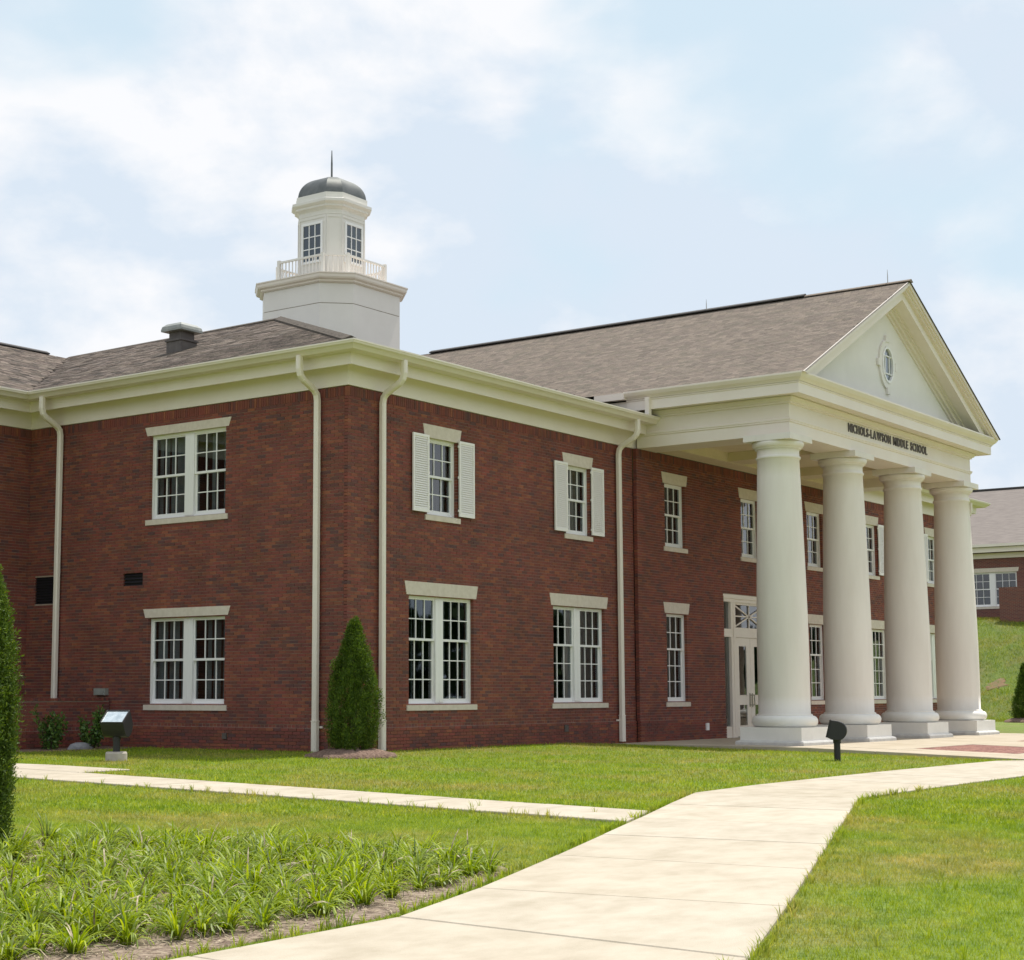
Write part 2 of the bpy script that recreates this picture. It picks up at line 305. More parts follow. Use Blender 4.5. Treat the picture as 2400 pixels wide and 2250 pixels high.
hill = kind(big('hill', np.stack([X, Y, Zg], -1), Qg[onhill], M_hill)); hill.data.shade_smooth()

# ------------------------------------------------------------------ walks
def slab(poly, parent, m, zfun, th=.1, name='slab', gap=.012):
    c = Vector((sum(p[0] for p in poly)/len(poly), sum(p[1] for p in poly)/len(poly)))
    q = []
    n = len(poly)
    for i in range(n):    # inset edges by the joint gap
        a, b, d = Vector(poly[i-1]), Vector(poly[i]), Vector(poly[(i+1) % n])
        e1 = (b-a).normalized(); e2 = (d-b).normalized()
        n1 = Vector((-e1.y, e1.x)); n2 = Vector((-e2.y, e2.x))
        mm = (n1+n2).normalized(); mm = mm/max(mm.dot(n1), .35)
        if (c-b).dot(mm) < 0: mm = -mm
        q.append(tuple(b+mm*gap))
    mb = MB(); dz = random.uniform(-.002, .003)
    top = lambda x, y: zfun(x, y)+dz
    if sum(q[i-1][0]*q[i][1]-q[i][0]*q[i-1][1] for i in range(n)) < 0: q = q[::-1]
    q2 = [(c.x+(x-c.x)*.992, c.y+(y-c.y)*.992) for x, y in q]
    mb.rings([[(x, y, top(x, y)-th) for x, y in q], [(x, y, top(x, y)-.008) for x, y in q], [(x, y, top(x, y)) for x, y in q2]])
    return mb.obj(name, m, parent)
walk = kind(part_empty('main_walk', None, (0, 0, 0))); walk.location = (0, 0, 0)
Lp = [(-24.5, -14.4), (-22.5, -14.4), (-20.5, -14.4), (-18.6, -14.38), (-16.62, -14.33), (-15.07, -13.88), (-12.75, -13.08), (-10.85, -12.4), (-8.9, -11.7), (-6.95, -10.98), (-4.93, -10.27)]
Rp = [(-24.5, -16.95), (-22.5, -16.95), (-20.5, -16.95), (-18.6, -16.93), (-16.55, -16.87), (-14.42, -16.1), (-12.2, -15.28), (-10.15, -14.52), (-8.25, -13.82), (-6.25, -13.08), (-4.25, -12.34)]
x = -3.0
while x < 32: Lp.append((x, -10.16)); Rp.append((x+.0, -12.3)); x += 2.1
pathz = lambda x, y: zf(x, y)+.028
for i in range(len(Lp)-1): slab([Lp[i], Rp[i], Rp[i+1], Lp[i+1]], walk, M_conc, pathz)
side = kind(part_empty('side_walk', None))
def yl(x):   # edge of main walk
    return -13.88+(x+15.07)*(3.61/10.14)
slab([(-9.4, yl(-9.4)+.015), (-8.02, yl(-8.02)+.015), (-8.02, -9.9), (-9.4, -9.9)], side, M_conc, pathz)
y = -9.9
while y < -1.6:
    slab([(-9.4, y), (-8.02, y), (-8.02, min(y+1.42, -1.42)), (-9.4, min(y+1.42, -1.42))], side, M_conc, pathz); y += 1.42
for (a, b, c, d) in ((-9.4, -8.02, -1.38, .4), (-8.02, -6.95, -1.38, .4), (-9.4, -8.02, .4, 2.2), (-8.02, -6.95, .4, 2.2), (-9.4, -6.95, 2.2, 4.0)):
    slab([(a, c), (b, c), (b, d), (a, d)], side, M_conc, pathz)
plaza = kind(part_empty('entrance_plaza', None))
plz = lambda x, y: -.06+.03*min(y+5, 0)
bands = [(12.0, 15.9, -9.1, -6.75), (19.2, 23.1, -9.1, -6.6)]
gx = [9.85, 11.1, 12.0, 13.95, 15.9, 17.55, 19.2, 21.15, 23.1, 24.1, 25.3]; gy = [-10.1, -9.1, -6.75, -5.2, -3.6, -1.9, -.13]
for i in range(len(gx)-1):
    for j in range(len(gy)-1):
        cx_, cy_ = (gx[i]+gx[i+1])/2, (gy[j]+gy[j+1])/2
        if any(b[0] < cx_ < b[1] and b[2] < cy_ < b[3] for b in bands): continue
        slab([(gx[i], gy[j]), (gx[i+1], gy[j]), (gx[i+1], gy[j+1]), (gx[i], gy[j+1])], plaza, M_plaza, plz, th=.25)
for b in bands:
    mb = MB(); yy = b[2]+.01; r = 0
    while yy < b[3]-.05:
        xx = b[0]+.01+(.05 if r % 2 else 0)
        while xx < min(b[1], b[0]+3.9)-.19:
            z = plz(xx, yy)-.001+random.uniform(-.002, .002); mb.box(xx, xx+.195, yy, yy+.095, z-.06, z); xx += .2
        yy += .1; r += 1
    kind(mb.obj('paver_inlay', M_paver, plaza), 'stuff')
    MB().box(b[0]+.005, b[1]-.005, b[2]+.005, b[3]-.005, -.4, plz(0, b[2])-.075).obj('inlay_bed', M_mortar, plaza)

# ------------------------------------------------------------------ school building
B = thing('school_building', 'two-storey red brick school with a white-columned portico, shingled roofs and a small domed cupola', 'school building')
ZT = 7.3; XC = 17.48; BW, BH, BD = .2, .059, .1
PITCH_X, PITCH_Z = .2095, .0677
XR = 2*XC       # right corner of right wing
YB = 9.67       # face of the left wing
RZ = {'A': 0.0, 'B': -math.pi/2, 'E': math.pi/2}
def brick_boxes(rects, depth=BD):
    """rects: n x 5 (x0,x1,z0,z1,yfront) -> verts, quads (front, sides, top, bottom)"""
    r = np.asarray(rects, float); n = len(r)
    x0, x1, z0, z1, y0 = r.T
    jit = rng.uniform(-.0025, .0025, n); y0 = y0+jit; y1 = y0+depth
    V = np.stack([np.stack(p, -1) for p in ((x0, y0, z0), (x1, y0, z0), (x1, y0, z1), (x0, y0, z1), (x0, y1, z0), (x1, y1, z0), (x1, y1, z1), (x0, y1, z1))], 1)
    q = np.array([(0, 1, 2, 3), (1, 5, 6, 2), (4, 0, 3, 7), (3, 2, 6, 7), (4, 5, 1, 0)])
    return V.reshape(-1, 3), (q[None]+(np.arange(n)*8)[:, None, None]).reshape(-1, 4)
def wall(parent, loc, rz, L0, Ltot, holes, ztop=ZT, zbot=-.14, singles=0, single_box=None, stuffname='brickwork', soldier=True, table=.44, endcap=None, capz=None):
    """brick wall in local coords: x along (seen from outside left to right), y inward. holes: (x0,x1,z0,z1)"""
    root = part_empty('wall', parent, loc, rz)
    # mortar sheet with openings
    xs = sorted({L0, Ltot}|{h[0] for h in holes}|{h[1] for h in holes}); zs = sorted({zbot, ztop}|{h[2] for h in holes}|{h[3] for h in holes})
    mb = MB(); d = .009
    for i in range(len(xs)-1):
        for j in range(len(zs)-1):
            cx_, cz = (xs[i]+xs[i+1])/2, (zs[j]+zs[j+1])/2
            if cz > ztop or cz < zbot or any(h[0] < cx_ < h[1] and h[2] < cz < h[3] for h in holes): continue
            mb.add([(xs[i], d, zs[j]), (xs[i+1], d, zs[j]), (xs[i+1], d, zs[j+1]), (xs[i], d, zs[j+1])], [(0, 1, 2, 3)])
    for h in holes:
        e = .004
        mb.add([(h[0]-e, d, h[2]-e), (h[0]-e, .2, h[2]-e), (h[0]-e, .2, h[3]+e), (h[0]-e, d, h[3]+e), (h[1]+e, d, h[2]-e), (h[1]+e, .2, h[2]-e), (h[1]+e, .2, h[3]+e), (h[1]+e, d, h[3]+e)],
               [(0, 1, 2, 3), (4, 5, 6, 7), (3, 2, 6, 7), (0, 1, 5, 4)])
    mb.obj('mortar', M_mortar, root)
    rects = []; sing = []
    ns = 0; sz = ztop-.2 if soldier else ztop
    nrow = int((sz-zbot)/PITCH_Z)+1
    tz = round((table-zbot)/PITCH_Z) if table else -1
    for k in range(nrow):
        z0 = zbot+k*PITCH_Z; z1 = min(z0+BH, sz-.004)
        if z1-z0 < .015: continue
        zc = (z0+z1)/2
        yf = 0.0
        if table and k < tz: yf = -.022
        ivs = [(L0, Ltot)]
        for h in holes:
            if h[2]-.02 < zc < h[3]+.01:
                new = []
                for a, b in ivs:
                    if h[1] <= a or h[0] >= b: new.append((a, b)); continue
                    if h[0] > a: new.append((a, h[0]))
                    if h[1] < b: new.append((h[1], b))
                ivs = new
        off = (k % 2)*PITCH_X/2
        if table and k == tz:     # header course above the base
            for a, b in ivs:
                x = a
                while x < b-.01: rects.append((x, min(x+.095, b), z0, z1, .006)); x += .104
            continue
        for a, b in ivs:
            n0 = math.floor((a-L0-off)/PITCH_X)
            x = L0+off+n0*PITCH_X; pcs = []
            while x < b:
                p0, p1 = max(x, a), min(x+BW, b)
                if p1-p0 > .03: pcs.append([p0, p1])
                x += PITCH_X
            if not pcs: continue
            if pcs[0][0]-a < .045: pcs[0][0] = a       # closers fill right up to the jambs
            if b-pcs[-1][1] < .045: pcs[-1][1] = b
            for p0, p1 in pcs:
                if single_box and abs(p1-p0-BW) < .001 and len(sing) < singles and single_box[0] < p0 < single_box[1] and single_box[2] < z0 < single_box[3]: sing.append((p0, z0, yf))
                else: rects.append((p0, p1, z0, z1, yf))
    if soldier:
        x = L0
        while x < Ltot-.02: rects.append((x, min(x+.058, Ltot), ztop-.2, ztop-.008, -.004)); x += .0677
    V, Q = brick_boxes(rects)
    kind(big(stuffname, V, Q, M_brick, root), 'stuff')
    for p0, z0, yf in sing: link('brick', brick_me, root, (p0, yf+random.uniform(-.0025, .0025), z0))
    return root
mb = MB().box(0, BW, 0, BD, 0, BH); me0 = bpy.data.meshes.new('brick'); me0.from_pydata(mb.v, [], mb.f); me0.materials.append(M_brick1); brick_me = me0

SILL_H = .125
def opening(c, w, z0, z1): return (c-w/2, c+w/2, z0, z1)
W_D = 2.3; W_S = 1.08
LZ0, LZ1 = .925, 3.19        # lower windows
UZ0, UZ1 = 4.915, 6.56       # upper singles
BZ0, BZ1 = .925, 2.79        # side elevation, lower
CZ0, CZ1 = 4.935, 6.79       # side elevation, upper
def pane_box(mb, x0, x1, y, z0, z1): mb.box(x0, x1, y, y+.006, z0, z1)
_pc = {}
def pane_mesh(w, h):
    k = (round(w, 3), round(h, 3))
    if k not in _pc:
        mb = MB().box(-w/2, w/2, 0, .006, 0, h); me = bpy.data.meshes.new('pane'); me.from_pydata(mb.v, [], mb.f); me.materials.append(M_glass); _pc[k] = me
    return _pc[k]
def louvre_shutter(parent, x0, x1, z0, z1, y):
    mb = MB(); s = .045; t = .035
    mb.box(x0, x0+s, y-t, y, z0, z1); mb.box(x1-s, x1, y-t, y, z0, z1)
    for a, b in ((z0, z0+.07), (z1-.055, z1)): mb.box(x0+s, x1-s, y-t+.001, y-.001, a, b)
    n = int((z1-z0-.125)/.047); dz = (z1-z0-.125)/n
    for i in range(n):
        z = z0+.07+i*dz
        mb.add([(x0+s, y-t+.004, z+.002), (x1-s, y-t+.004, z+.002), (x1-s, y-.006, z+dz*.95), (x0+s, y-.006, z+dz*.95), (x0+s, y-t+.004, z+.010), (x1-s, y-t+.004, z+.010), (x1-s, y-.006, z+dz*.95+.008), (x0+s, y-.006, z+dz*.95+.008)],
               [(0, 1, 5, 4), (4, 5, 6, 7), (3, 2, 1, 0)])
    mb.box(x0+s, x1-s, y-.004, y-.002, z0+.07, z1-.055)
    for zz in (z0+.1, (z0+z1)/2, z1-.15): mb.box(x1-.005 if x0 < 0 else x0-.03, x1+.03 if x0 < 0 else x0+.005, y-.02, y, zz, zz+.05)
    return mb.obj('shutter', M_shut, parent)
def blind(parent, x0, x1, z0, z1, y, cover):
    mb = MB(); x = x0; w = .085
    while x < x1-.02:
        if random.random() < cover:
            a = random.uniform(.25, 1.0); c = x+w/2; dx, dy = math.cos(a)*w/2, math.sin(a)*w/2
            mb.add([(c-dx, y-dy, z0), (c+dx, y+dy, z0), (c+dx, y+dy, z1), (c-dx, y-dy, z1)], [(0, 1, 2, 3)])
        x += .09
    if mb.v: mb.obj('blind', M_blind, parent)
def window(parent, loc, rz, w, z0, z1, rows, double, shut=False, lint=(.28, .065), cover=.55, mstone=None, name='window', yback=0):
    """sash window: local x right, y inward, z up; origin on wall face at centre of the opening. rows=(upper rows, lower rows)"""
    ms = mstone or M_lime
    fr = MB(); r = .085      # recess of the frame face
    J = .05
    fr.box(-w/2+.002, -w/2+J, r, r+.11, z0, z1); fr.box(w/2-J, w/2-.002, r, r+.11, z0, z1); fr.box(-w/2+J, w/2-J, r, r+.11, z1-.055, z1-.002); fr.box(-w/2+J, w/2-J, r, r+.11, z0+.002, z0+.03)
    lights = []
    if double:
        mw = .27
        fr.box(-mw/2, mw/2, r-.012, r+.11, z0+.03, z1-.055); fr.box(-.012, .012, r-.018, r-.012, z0+.03, z1-.055)
        lights = [(-w/2+J, -mw/2), (mw/2, w/2-J)]
    else: lights = [(-w/2+J, w/2-J)]
    win = fr.obj(name, M_white, parent, loc); win.rotation_euler = (0, 0, rz)
    # trapezoid lintel, sill
    lh, sp = lint
    hw = w/2+.085
    MB().prism([(-hw, z1), (hw, z1), (hw+sp, z1+lh), (-hw-sp, z1+lh)], -.012, .18).obj('lintel', ms, win)
    MB().add([(-hw, -.03, z0-SILL_H), (hw, -.03, z0-SILL_H), (hw, .17, z0-SILL_H), (-hw, .17, z0-SILL_H), (-hw, -.03, z0-.012), (hw, -.03, z0-.012), (hw, .17, z0), (-hw, .17, z0)],
             [(3, 2, 1, 0), (4, 5, 6, 7), (0, 1, 5, 4), (1, 2, 6, 5), (2, 3, 7, 6), (3, 0, 4, 7)]).obj('sill', ms, win)
    nr = rows[0]+rows[1]; H = z1-.055-(z0+.03)
    rail = .05; br = .085
    ph = (H-.03-rail-br)/nr
    for li, (a, b) in enumerate(lights):
        zb = z0+.03; zm = zb+br+rows[1]*ph      # underside of meeting rail
        for part, (q0, q1, yy, nrw, lo) in {'upper_sash': (zm, zb+H, r+.02, rows[0], rail), 'lower_sash': (zb, zm+rail*.6, r+.058, rows[1], br)}.items():
            sb = MB(); st = .036
            hi = .03 if part == 'upper_sash' else rail*.6
            sb.box(a, a+st, yy, yy+.035, q0, q1); sb.box(b-st, b, yy, yy+.035, q0, q1)
            sb.box(a+st, b-st, yy-.002, yy+.035, q0, q0+lo); sb.box(a+st, b-st, yy, yy+.035, q1-hi, q1)
            gw = (b-a-2*st)/3; mt = .011
            for i in (1, 2): sb.box(a+st+gw*i-mt, a+st+gw*i+mt, yy+.004, yy+.022, q0+lo, q1-hi)
            gh = (q1-hi-q0-lo)/nrw
            for i in range(1, nrw): sb.box(a+st, b-st, yy+.006, yy+.020, q0+lo+gh*i-mt, q0+lo+gh*i+mt)
            sb.obj(part, M_white, win)
            for i in range(3):
                for j in range(nrw):
                    link('pane', pane_mesh(gw-.002, gh-.002), win, (a+st+gw*(i+.5), yy+.024, q0+lo+gh*j+.001))
        if cover: blind(win, a, b, z0+.05, z1-.06, r+.2, cover)
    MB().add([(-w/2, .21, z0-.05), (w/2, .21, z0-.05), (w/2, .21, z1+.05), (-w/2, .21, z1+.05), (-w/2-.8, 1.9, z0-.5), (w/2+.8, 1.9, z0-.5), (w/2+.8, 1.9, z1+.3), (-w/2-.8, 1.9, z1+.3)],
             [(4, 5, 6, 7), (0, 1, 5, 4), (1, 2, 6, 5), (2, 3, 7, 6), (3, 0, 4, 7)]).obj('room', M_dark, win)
    if shut:
        louvre_shutter(win, -w/2-.56, -w/2-.005, z0+.03, z1+.035, -.035)
        louvre_shutter(win, w/2+.005, w/2+.56, z0+.03, z1+.035, -.035)
    return win

# ---- front (faces -Y): left wing part, portico part, right wing part
PY = -.12; PX0 = XC-6.28; PX1 = XC+6.28
lowA = [3.13, 8.61]; upA = [3.15, 8.60]
hA = [opening(c, W_D, LZ0, LZ1) for c in lowA]+[opening(c, W_S, UZ0, UZ1) for c in upA]
wall(B, (0, 0, 0), 0, 0, PX0, hA, singles=300, single_box=(.0, 4.3, .62, 2.6))
hR = [opening(2*XC-c, W_D, LZ0, LZ1) for c in lowA]+[opening(2*XC-c, W_S, UZ0, UZ1) for c in upA]
wall(B, (0, 0, 0), 0, PX1, XR, hR)
loP = [XC-4.33, XC+4.33]
hP = [opening(c, W_S, LZ0, LZ1) for c in loP]+[opening(c, W_S, UZ0, UZ1) for c in (XC-4.33, XC, XC+4.33)]+[(XC-1.69, XC+1.69, -.2, 3.82)]
wall(B, (0, PY, 0), 0, PX0, PX1, hP, ztop=ZT)
# return faces of the projecting portico wall and the recessed joint beside it
mb = MB(); mb.box(PX0-.14, PX0-.004, .012, .02, -.1, ZT); mb.obj('wall_return', M_mortar, B)
# side elevation (faces -X): seen left to right runs towards -Y
lB, uB = 4.48, 4.52
hB = [opening(-lB, W_D, BZ0, BZ1), opening(-uB, W_D, CZ0, CZ1), (-6.45, -5.83, 3.5, 3.8), (-9.42, -8.72, 3.2, 3.82)]
wall(B, (0, 0, 0), RZ['B'], -YB, -.104, hB)
wall(B, (0, YB, 0), 0, -7.5, .09, [])
# hidden elevations
mb = MB(); mb.box(XR-.2, XR, .12, 13, -.1, ZT); mb.box(.3, XR-.2, 12.8, 13, -.1, ZT); mb.box(-7.5, .3, 19, 19.2, -.1, ZT); mb.box(-7.5, -7.3, YB+.12, 19, -.1, ZT); mb.box(.1, .3, 13, 19, -.1, ZT)
mb.obj('rear_wall', M_farbrick, B)
for i, c in enumerate(lowA): window(B, (c, 0, 0), 0, W_D, LZ0, LZ1, (2, 3), True, cover=.35)
for c in upA: window(B, (c, 0, 0), 0, W_S, UZ0, UZ1, (2, 2), False, shut=True, cover=.8)
for c in lowA: window(B, (2*XC-c, 0, 0), 0, W_D, LZ0, LZ1, (2, 3), True, cover=.6)
for c in upA: window(B, (2*XC-c, 0, 0), 0, W_S, UZ0, UZ1, (2, 2), False, shut=True, cover=.8)
for c in loP: window(B, (c, PY, 0), 0, W_S, LZ0, LZ1, (2, 3), False, cover=.4)
for c in (XC-4.33, XC, XC+4.33): window(B, (c, PY, 0), 0, W_S, UZ0, UZ1, (2, 2), False, cover=.5 if c < 15 else .95)
window(B, (0, lB, 0), RZ['B'], W_D, BZ0, BZ1, (2, 2), True, lint=(.19, .07), cover=.6)
window(B, (0, uB, 0), RZ['B'], W_D, CZ0, CZ1, (2, 2), True, lint=(.19, .07), cover=.45)
# wall vents (louvred)
for (a, b, z0, z1) in hB[2:]:
    mb = MB(); mb.box(a, b, .06, .09, z0, z1)
    n = int((z1-z0)/.06)
    for i in range(n):
        z = z0+i*(z1-z0)/n
        mb.add([(a, .02, z), (b, .02, z), (b, .058, z+.05), (a, .058, z+.05)], [(0, 1, 2, 3)])
    o = mb.obj('wall_vent', M_vent, B); o.rotation_euler = (0, 0, RZ['B'])
for (x0, x1, z0, z1) in ((7.86, 8.02, .26, .42), ):
    MB().box(x0, x1, -.04, 0, z0, z1).obj('weep_vent', M_rust, B)
MB().box(14.58, 14.72, PY-.06, PY-.01, .17, .36).obj('outlet_box', M_white, B)
mb = MB(); mb.box(-.10, -.0, 6.85, 7.22, 1.12, 1.27); mb.box(-.12, -.1, 6.9, 7.17, 1.13, 1.2); mb.obj('wall_lamp', M_caps, B)
MB().box(-.06, -.02, 3.2, 3.32, .22, .34).obj('weep_vent', M_rust, B)

# ---- entrance doors
D = part_empty('entrance_door', B, (XC, PY, 0))
ZD = -.058
fr = MB(); hw = 1.69
fr.box(-hw, hw, .03, .2, 3.63, 3.815); fr.box(-hw-.02, hw+.02, 0.0, .05, 3.72, 3.83)
fr.box(-hw, hw, .05, .2, 2.67, 2.89)
for s in (-1, 1):
    a, b = sorted((s*.93, s*1.2)); fr.box(a, b, .04, .2, ZD, 2.67); fr.box(a, b, .04, .2, 2.89, 3.63)
    a, b = sorted((s*1.04, s*1.065)); fr.box(a, b, .03, .04, ZD, 3.63)
    a, b = sorted((s*1.2, s*hw)); fr.box(a, b, .07, .2, ZD, .24)
    a, b = sorted((s*1.66, s*hw)); fr.box(a, b, .07, .2, .24, 2.67); fr.box(a, b, .07, .2, 2.89, 3.63)
fr.box(-.93, .93, .07, .18, 3.57, 3.63); fr.box(-.93, .93, .07, .18, 2.89, 2.94)
# transom star
c = (0, 3.255)
def bar(x0, z0, x1, z1, t=.017):
    d = Vector((x1-x0, z1-z0)).normalized(); n = Vector((-d.y, d.x))*t
    fr.prism([(x0-n.x, z0-n.y), (x1-n.x, z1-n.y), (x1+n.x, z1+n.y), (x0+n.x, z0+n.y)], .085, .115)
for s in ((-.93, 2.94, .93, 3.57), (-.93, 3.57, .93, 2.94), (-.93, 3.255, .93, 3.255), (0, 2.94, 0, 3.57)): bar(*s)
fr.obj('door_frame', M_cream, D)
MB().box(-.93, .93, .12, .126, 2.94, 3.57).obj('transom_pane', M_glass, D)
for s in (-1, 1):
    a, b = sorted((s*1.2, s*1.66))
    MB().box(a, b, .12, .126, .24, 2.67).obj('sidelight_pane', M_glass, D); MB().box(a, b, .12, .126, 2.89, 3.63).obj('sidelight_pane', M_glass, D)
    lf = MB(); x0, x1 = sorted((s*.006, s*.925)); g0, g1 = sorted((s*.27, s*.69))
    g0, g1 = (x0+.235, x1-.225)
    lf.box(x0, g0, .08, .125, ZD+.015, 2.665); lf.box(g1, x1, .08, .125, ZD+.015, 2.665)
    for q0, q1 in ((ZD+.015, .26), (.82, 1.09), (2.43, 2.665)): lf.box(g0, g1, .08, .125, q0, q1)
    lf.box(g0-.012, g1+.012, .07, .08, .245, .26); lf.box(g0-.012, g1+.012, .07, .08, 1.075, 1.09)
    lf.obj('door_leaf', M_cream, D)
    MB().box(g0, g1, .1, .106, .26, .82).obj('door_pane', M_glass, D); MB().box(g0, g1, .1, .106, 1.09, 2.43).obj('door_pane', M_glass, D)
    h = MB(); xh = s*.075; h.box(xh-.012, xh+.012, .0, .02, .80, 1.1); h.box(xh-.012, xh+.012, .02, .08, .80, .825); h.box(xh-.012, xh+.012, .02, .08, 1.075, 1.1); h.box(xh-.03, xh+.03, .072, .08, .76, 1.14)
    h.obj('door_handle', M_metal, D)
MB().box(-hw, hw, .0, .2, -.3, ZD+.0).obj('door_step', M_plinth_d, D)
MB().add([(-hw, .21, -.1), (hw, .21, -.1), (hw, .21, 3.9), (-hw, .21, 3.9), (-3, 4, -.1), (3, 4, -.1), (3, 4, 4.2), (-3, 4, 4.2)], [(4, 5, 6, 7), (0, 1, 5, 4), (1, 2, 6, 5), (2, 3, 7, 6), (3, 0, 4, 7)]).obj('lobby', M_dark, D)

# ---- eaves of the wings
def eaves(path, ends):
    gpath = ends or path
    fz = MB(); sweep(fz, [(-.02, 7.305), (.035, 7.305), (.035, 7.73), (-.02, 7.73)], path, closedprof=True); fz.obj('frieze_board', M_cream, B)
    fa = MB(); sweep(fa, [(.02, 7.735), (.355, 7.735), (.355, 7.63), (.39, 7.63), (.39, 7.85), (.395, 7.885), (.02, 7.885)], path, closedprof=True); fa.obj('fascia', M_cream, B)
    gu = MB(); sweep(gu, [(.40, 7.868), (.66, 7.868), (.69, 7.90), (.73, 7.935), (.775, 7.96), (.79, 8.0), (.80, 8.0), (.80, 8.03), (.785, 8.03), (.775, 8.01), (.62, 7.94), (.40, 7.94)], gpath, closedprof=True); gu.obj('gutter', M_cream, B)
eaves([(-8.0, YB), (0, YB), (0, 0), (PX0+.5, 0)], [(-8.0, YB), (0, YB), (0, 0), (PX0+.12, 0)])
eaves([(PX1-.5, 0), (XR, 0), (XR, 13)], [(PX1-.1, 0), (XR, 0), (XR, 13)])
# ---- downspouts
def downspout(kind_, a, zend, zfoot=True):
    s_dir[0] = kind_
    pts = [(.655, 7.88), (.655, 7.62), (.62, 7.50), (.54, 7.42), (.20, 7.25), (.125, 7.17), (.10, 7.05), (.10, .62)]
    f = (lambda o, z: (a, -o, z)) if kind_ == 'A' else (lambda o, z: (-o, a, z))
    mb = MB(); mb.tube([f(*p) for p in pts], .062)
    if zfoot:
        mb.tube([f(.10, .62), f(.10, .60)], .078); mb.tube([f(.10, .60), f(.10, zend)], .07)
        q = f(.06, .5); w = .13
        if kind_ == 'A': mb.box(a-w, a+w, -.05, -.005, .47, .51)
        else: mb.box(-.05, -.005, a-w, a+w, .47, .51)
    mb.obj('downspout', M_cream, B)
downspout('A', .98, .02); downspout('A', 10.36, -.02); downspout('B', .735, -.01); downspout('B', 8.54, .0); downspout('A', XR-10.36, -.06); downspout('A', XR-.98, -.06)

# ---- wing roofs
def shingle_plane(o, u, v, inside, m, parent, singles=0, tw=.30, ex=.145, over=.012, name='shingles', thick=.009, smin=None):
    """o origin, u unit along eave, v unit up slope; inside(s,t)->bool"""
    o, u, v = map(np.array, (o, u, v)); n = np.cross(u, v); n = n/np.linalg.norm(n)
    if n[2] < 0: n = -n
    S_, T_ = [], []
    for r in range(0, int(16/ex)):
        off = rng.uniform(0, tw)
        ss = np.arange(-26, 30, tw)+off
        S_.append(ss); T_.append(np.full_like(ss, r*ex))
    s = np.concatenate(S_); t = np.concatenate(T_)
    k = inside(s+tw/2, t+ex/2); s, t = s[k], t[k]
    w = np.full(len(s), tw*.985); th = rng.uniform(.005, .005+thick, len(s))
    if smin is not None: s1 = np.maximum(s, smin); w = s+w-s1; s = s1; k = w > .02; s, t, w, th = s[k], t[k], w[k], th[k]
    def P(a, b, h): return o+a[:, None]*u+b[:, None]*v+h[:, None]*n
    V = np.stack([P(s, t-over, th), P(s+w, t-over, th), P(s+w, t+ex, np.full_like(s, .004)), P(s, t+ex, np.full_like(s, .004)), P(s, t-over, th*0), P(s+w, t-over, th*0)], 1)
    q = np.array([(0, 1, 2, 3), (4, 5, 1, 0)])
    order = np.argsort(np.linalg.norm(V[:, 0]-np.array(CAM), axis=1)) if singles else np.arange(len(s))
    one, rest = order[:singles], order[singles:]
    V2 = V[rest]; Qs = (q[None]+(np.arange(len(rest))*6)[:, None, None]).reshape(-1, 4)
    kind(big(name, V2.reshape(-1, 3), Qs, m, parent), 'stuff')
    if singles:
        mb = MB().add([(0, 0, .012), (tw*.9, 0, .012), (tw*.9, ex+over, .004), (0, ex+over, .004), (0, 0, 0), (tw*.9, 0, 0)], [(0, 1, 2, 3), (4, 5, 1, 0), (0, 3, 4), (1, 5, 2)])
        me = bpy.data.meshes.new('shingle'); me.from_pydata(mb.v, [], mb.f); me.materials.append(M_sh1)
        Rm = Matrix((tuple(u), tuple(v), tuple(n))).transposed().to_4x4()
        for i in one:
            link('shingle', me, parent, mtx=Matrix.Translation(Vector(o+s[i]*u+(t[i]-over)*v))@Rm)
def in_poly(poly):
    P = np.array(poly, float)
    def f(a, b):
        r = np.zeros(a.shape, bool); j = len(P)-1
        for i in range(len(P)):
            c = ((P[i, 1] > b) != (P[j, 1] > b)) & (a < (P[j, 0]-P[i, 0])*(b-P[i, 1])/(P[j, 1]-P[i, 1]+1e-12)+P[i, 0]); r ^= c; j = i
        return r
    return f
def plane_sheet(mb, pts): mb.add([(x, y, z-.012) for x, y, z in pts], [tuple(range(len(pts)))])
G0 = .74; ZE = 8.01
PK = (5.5, 6.84, 10.55)
roof = part_empty('left_wing_roof', B)
Yr = YB+5.15       # ridge of the left wing
mb = MB()
pB = [(-G0, -G0, ZE), (-G0, YB-G0, ZE), (5.5, Yr, 10.5), (5.5, 6.84, 10.55)]
pW = [(-G0, YB-G0, ZE), (-9, YB-G0, ZE), (-9, Yr, 10.5), (5.5, Yr, 10.5)]
pA = [(-G0, -G0, ZE), (11.6, -G0, ZE), (15.2, 6.84, 10.5), (5.5, 6.84, 10.55)]
for p in (pB, pW, pA): plane_sheet(mb, p)
mb.add([(5.5, 6.84, 10.53), (15.2, 6.84, 10.48), (15.2, 19, 9.0), (5.5, 19, 9.0), (5.5, Yr, 10.48)], [(0, 1, 2, 3, 4)])
mb.add([(5.5, Yr, 10.48), (5.5, 19.5, 8.2), (-9, 19.5, 8.2), (-9, Yr, 10.48)], [(0, 1, 2, 3)])
mb.obj('roof_deck', M_deck, roof)
def plane_frame(p0, p1, p2):
    a = np.array(p0, float); u = np.array(p1)-a; u = u/np.linalg.norm(u); w = np.array(p2)-a; v = w-(w@u)*u; v = v/np.linalg.norm(v); return a, u, v
def poly_st(fr, pts):
    a, u, v = fr; return [((np.array(p)-a)@u, (np.array(p)-a)@v) for p in pts]
for pts, m, sg in ((pB, M_sh, 300), (pW, M_sh, 0), (pA, M_sh, 0)):
    f = plane_frame(pts[0], pts[1], pts[3] if pts is not pW else pts[2])
    shingle_plane(*f, in_poly(poly_st(f, pts)), m, roof, singles=sg)
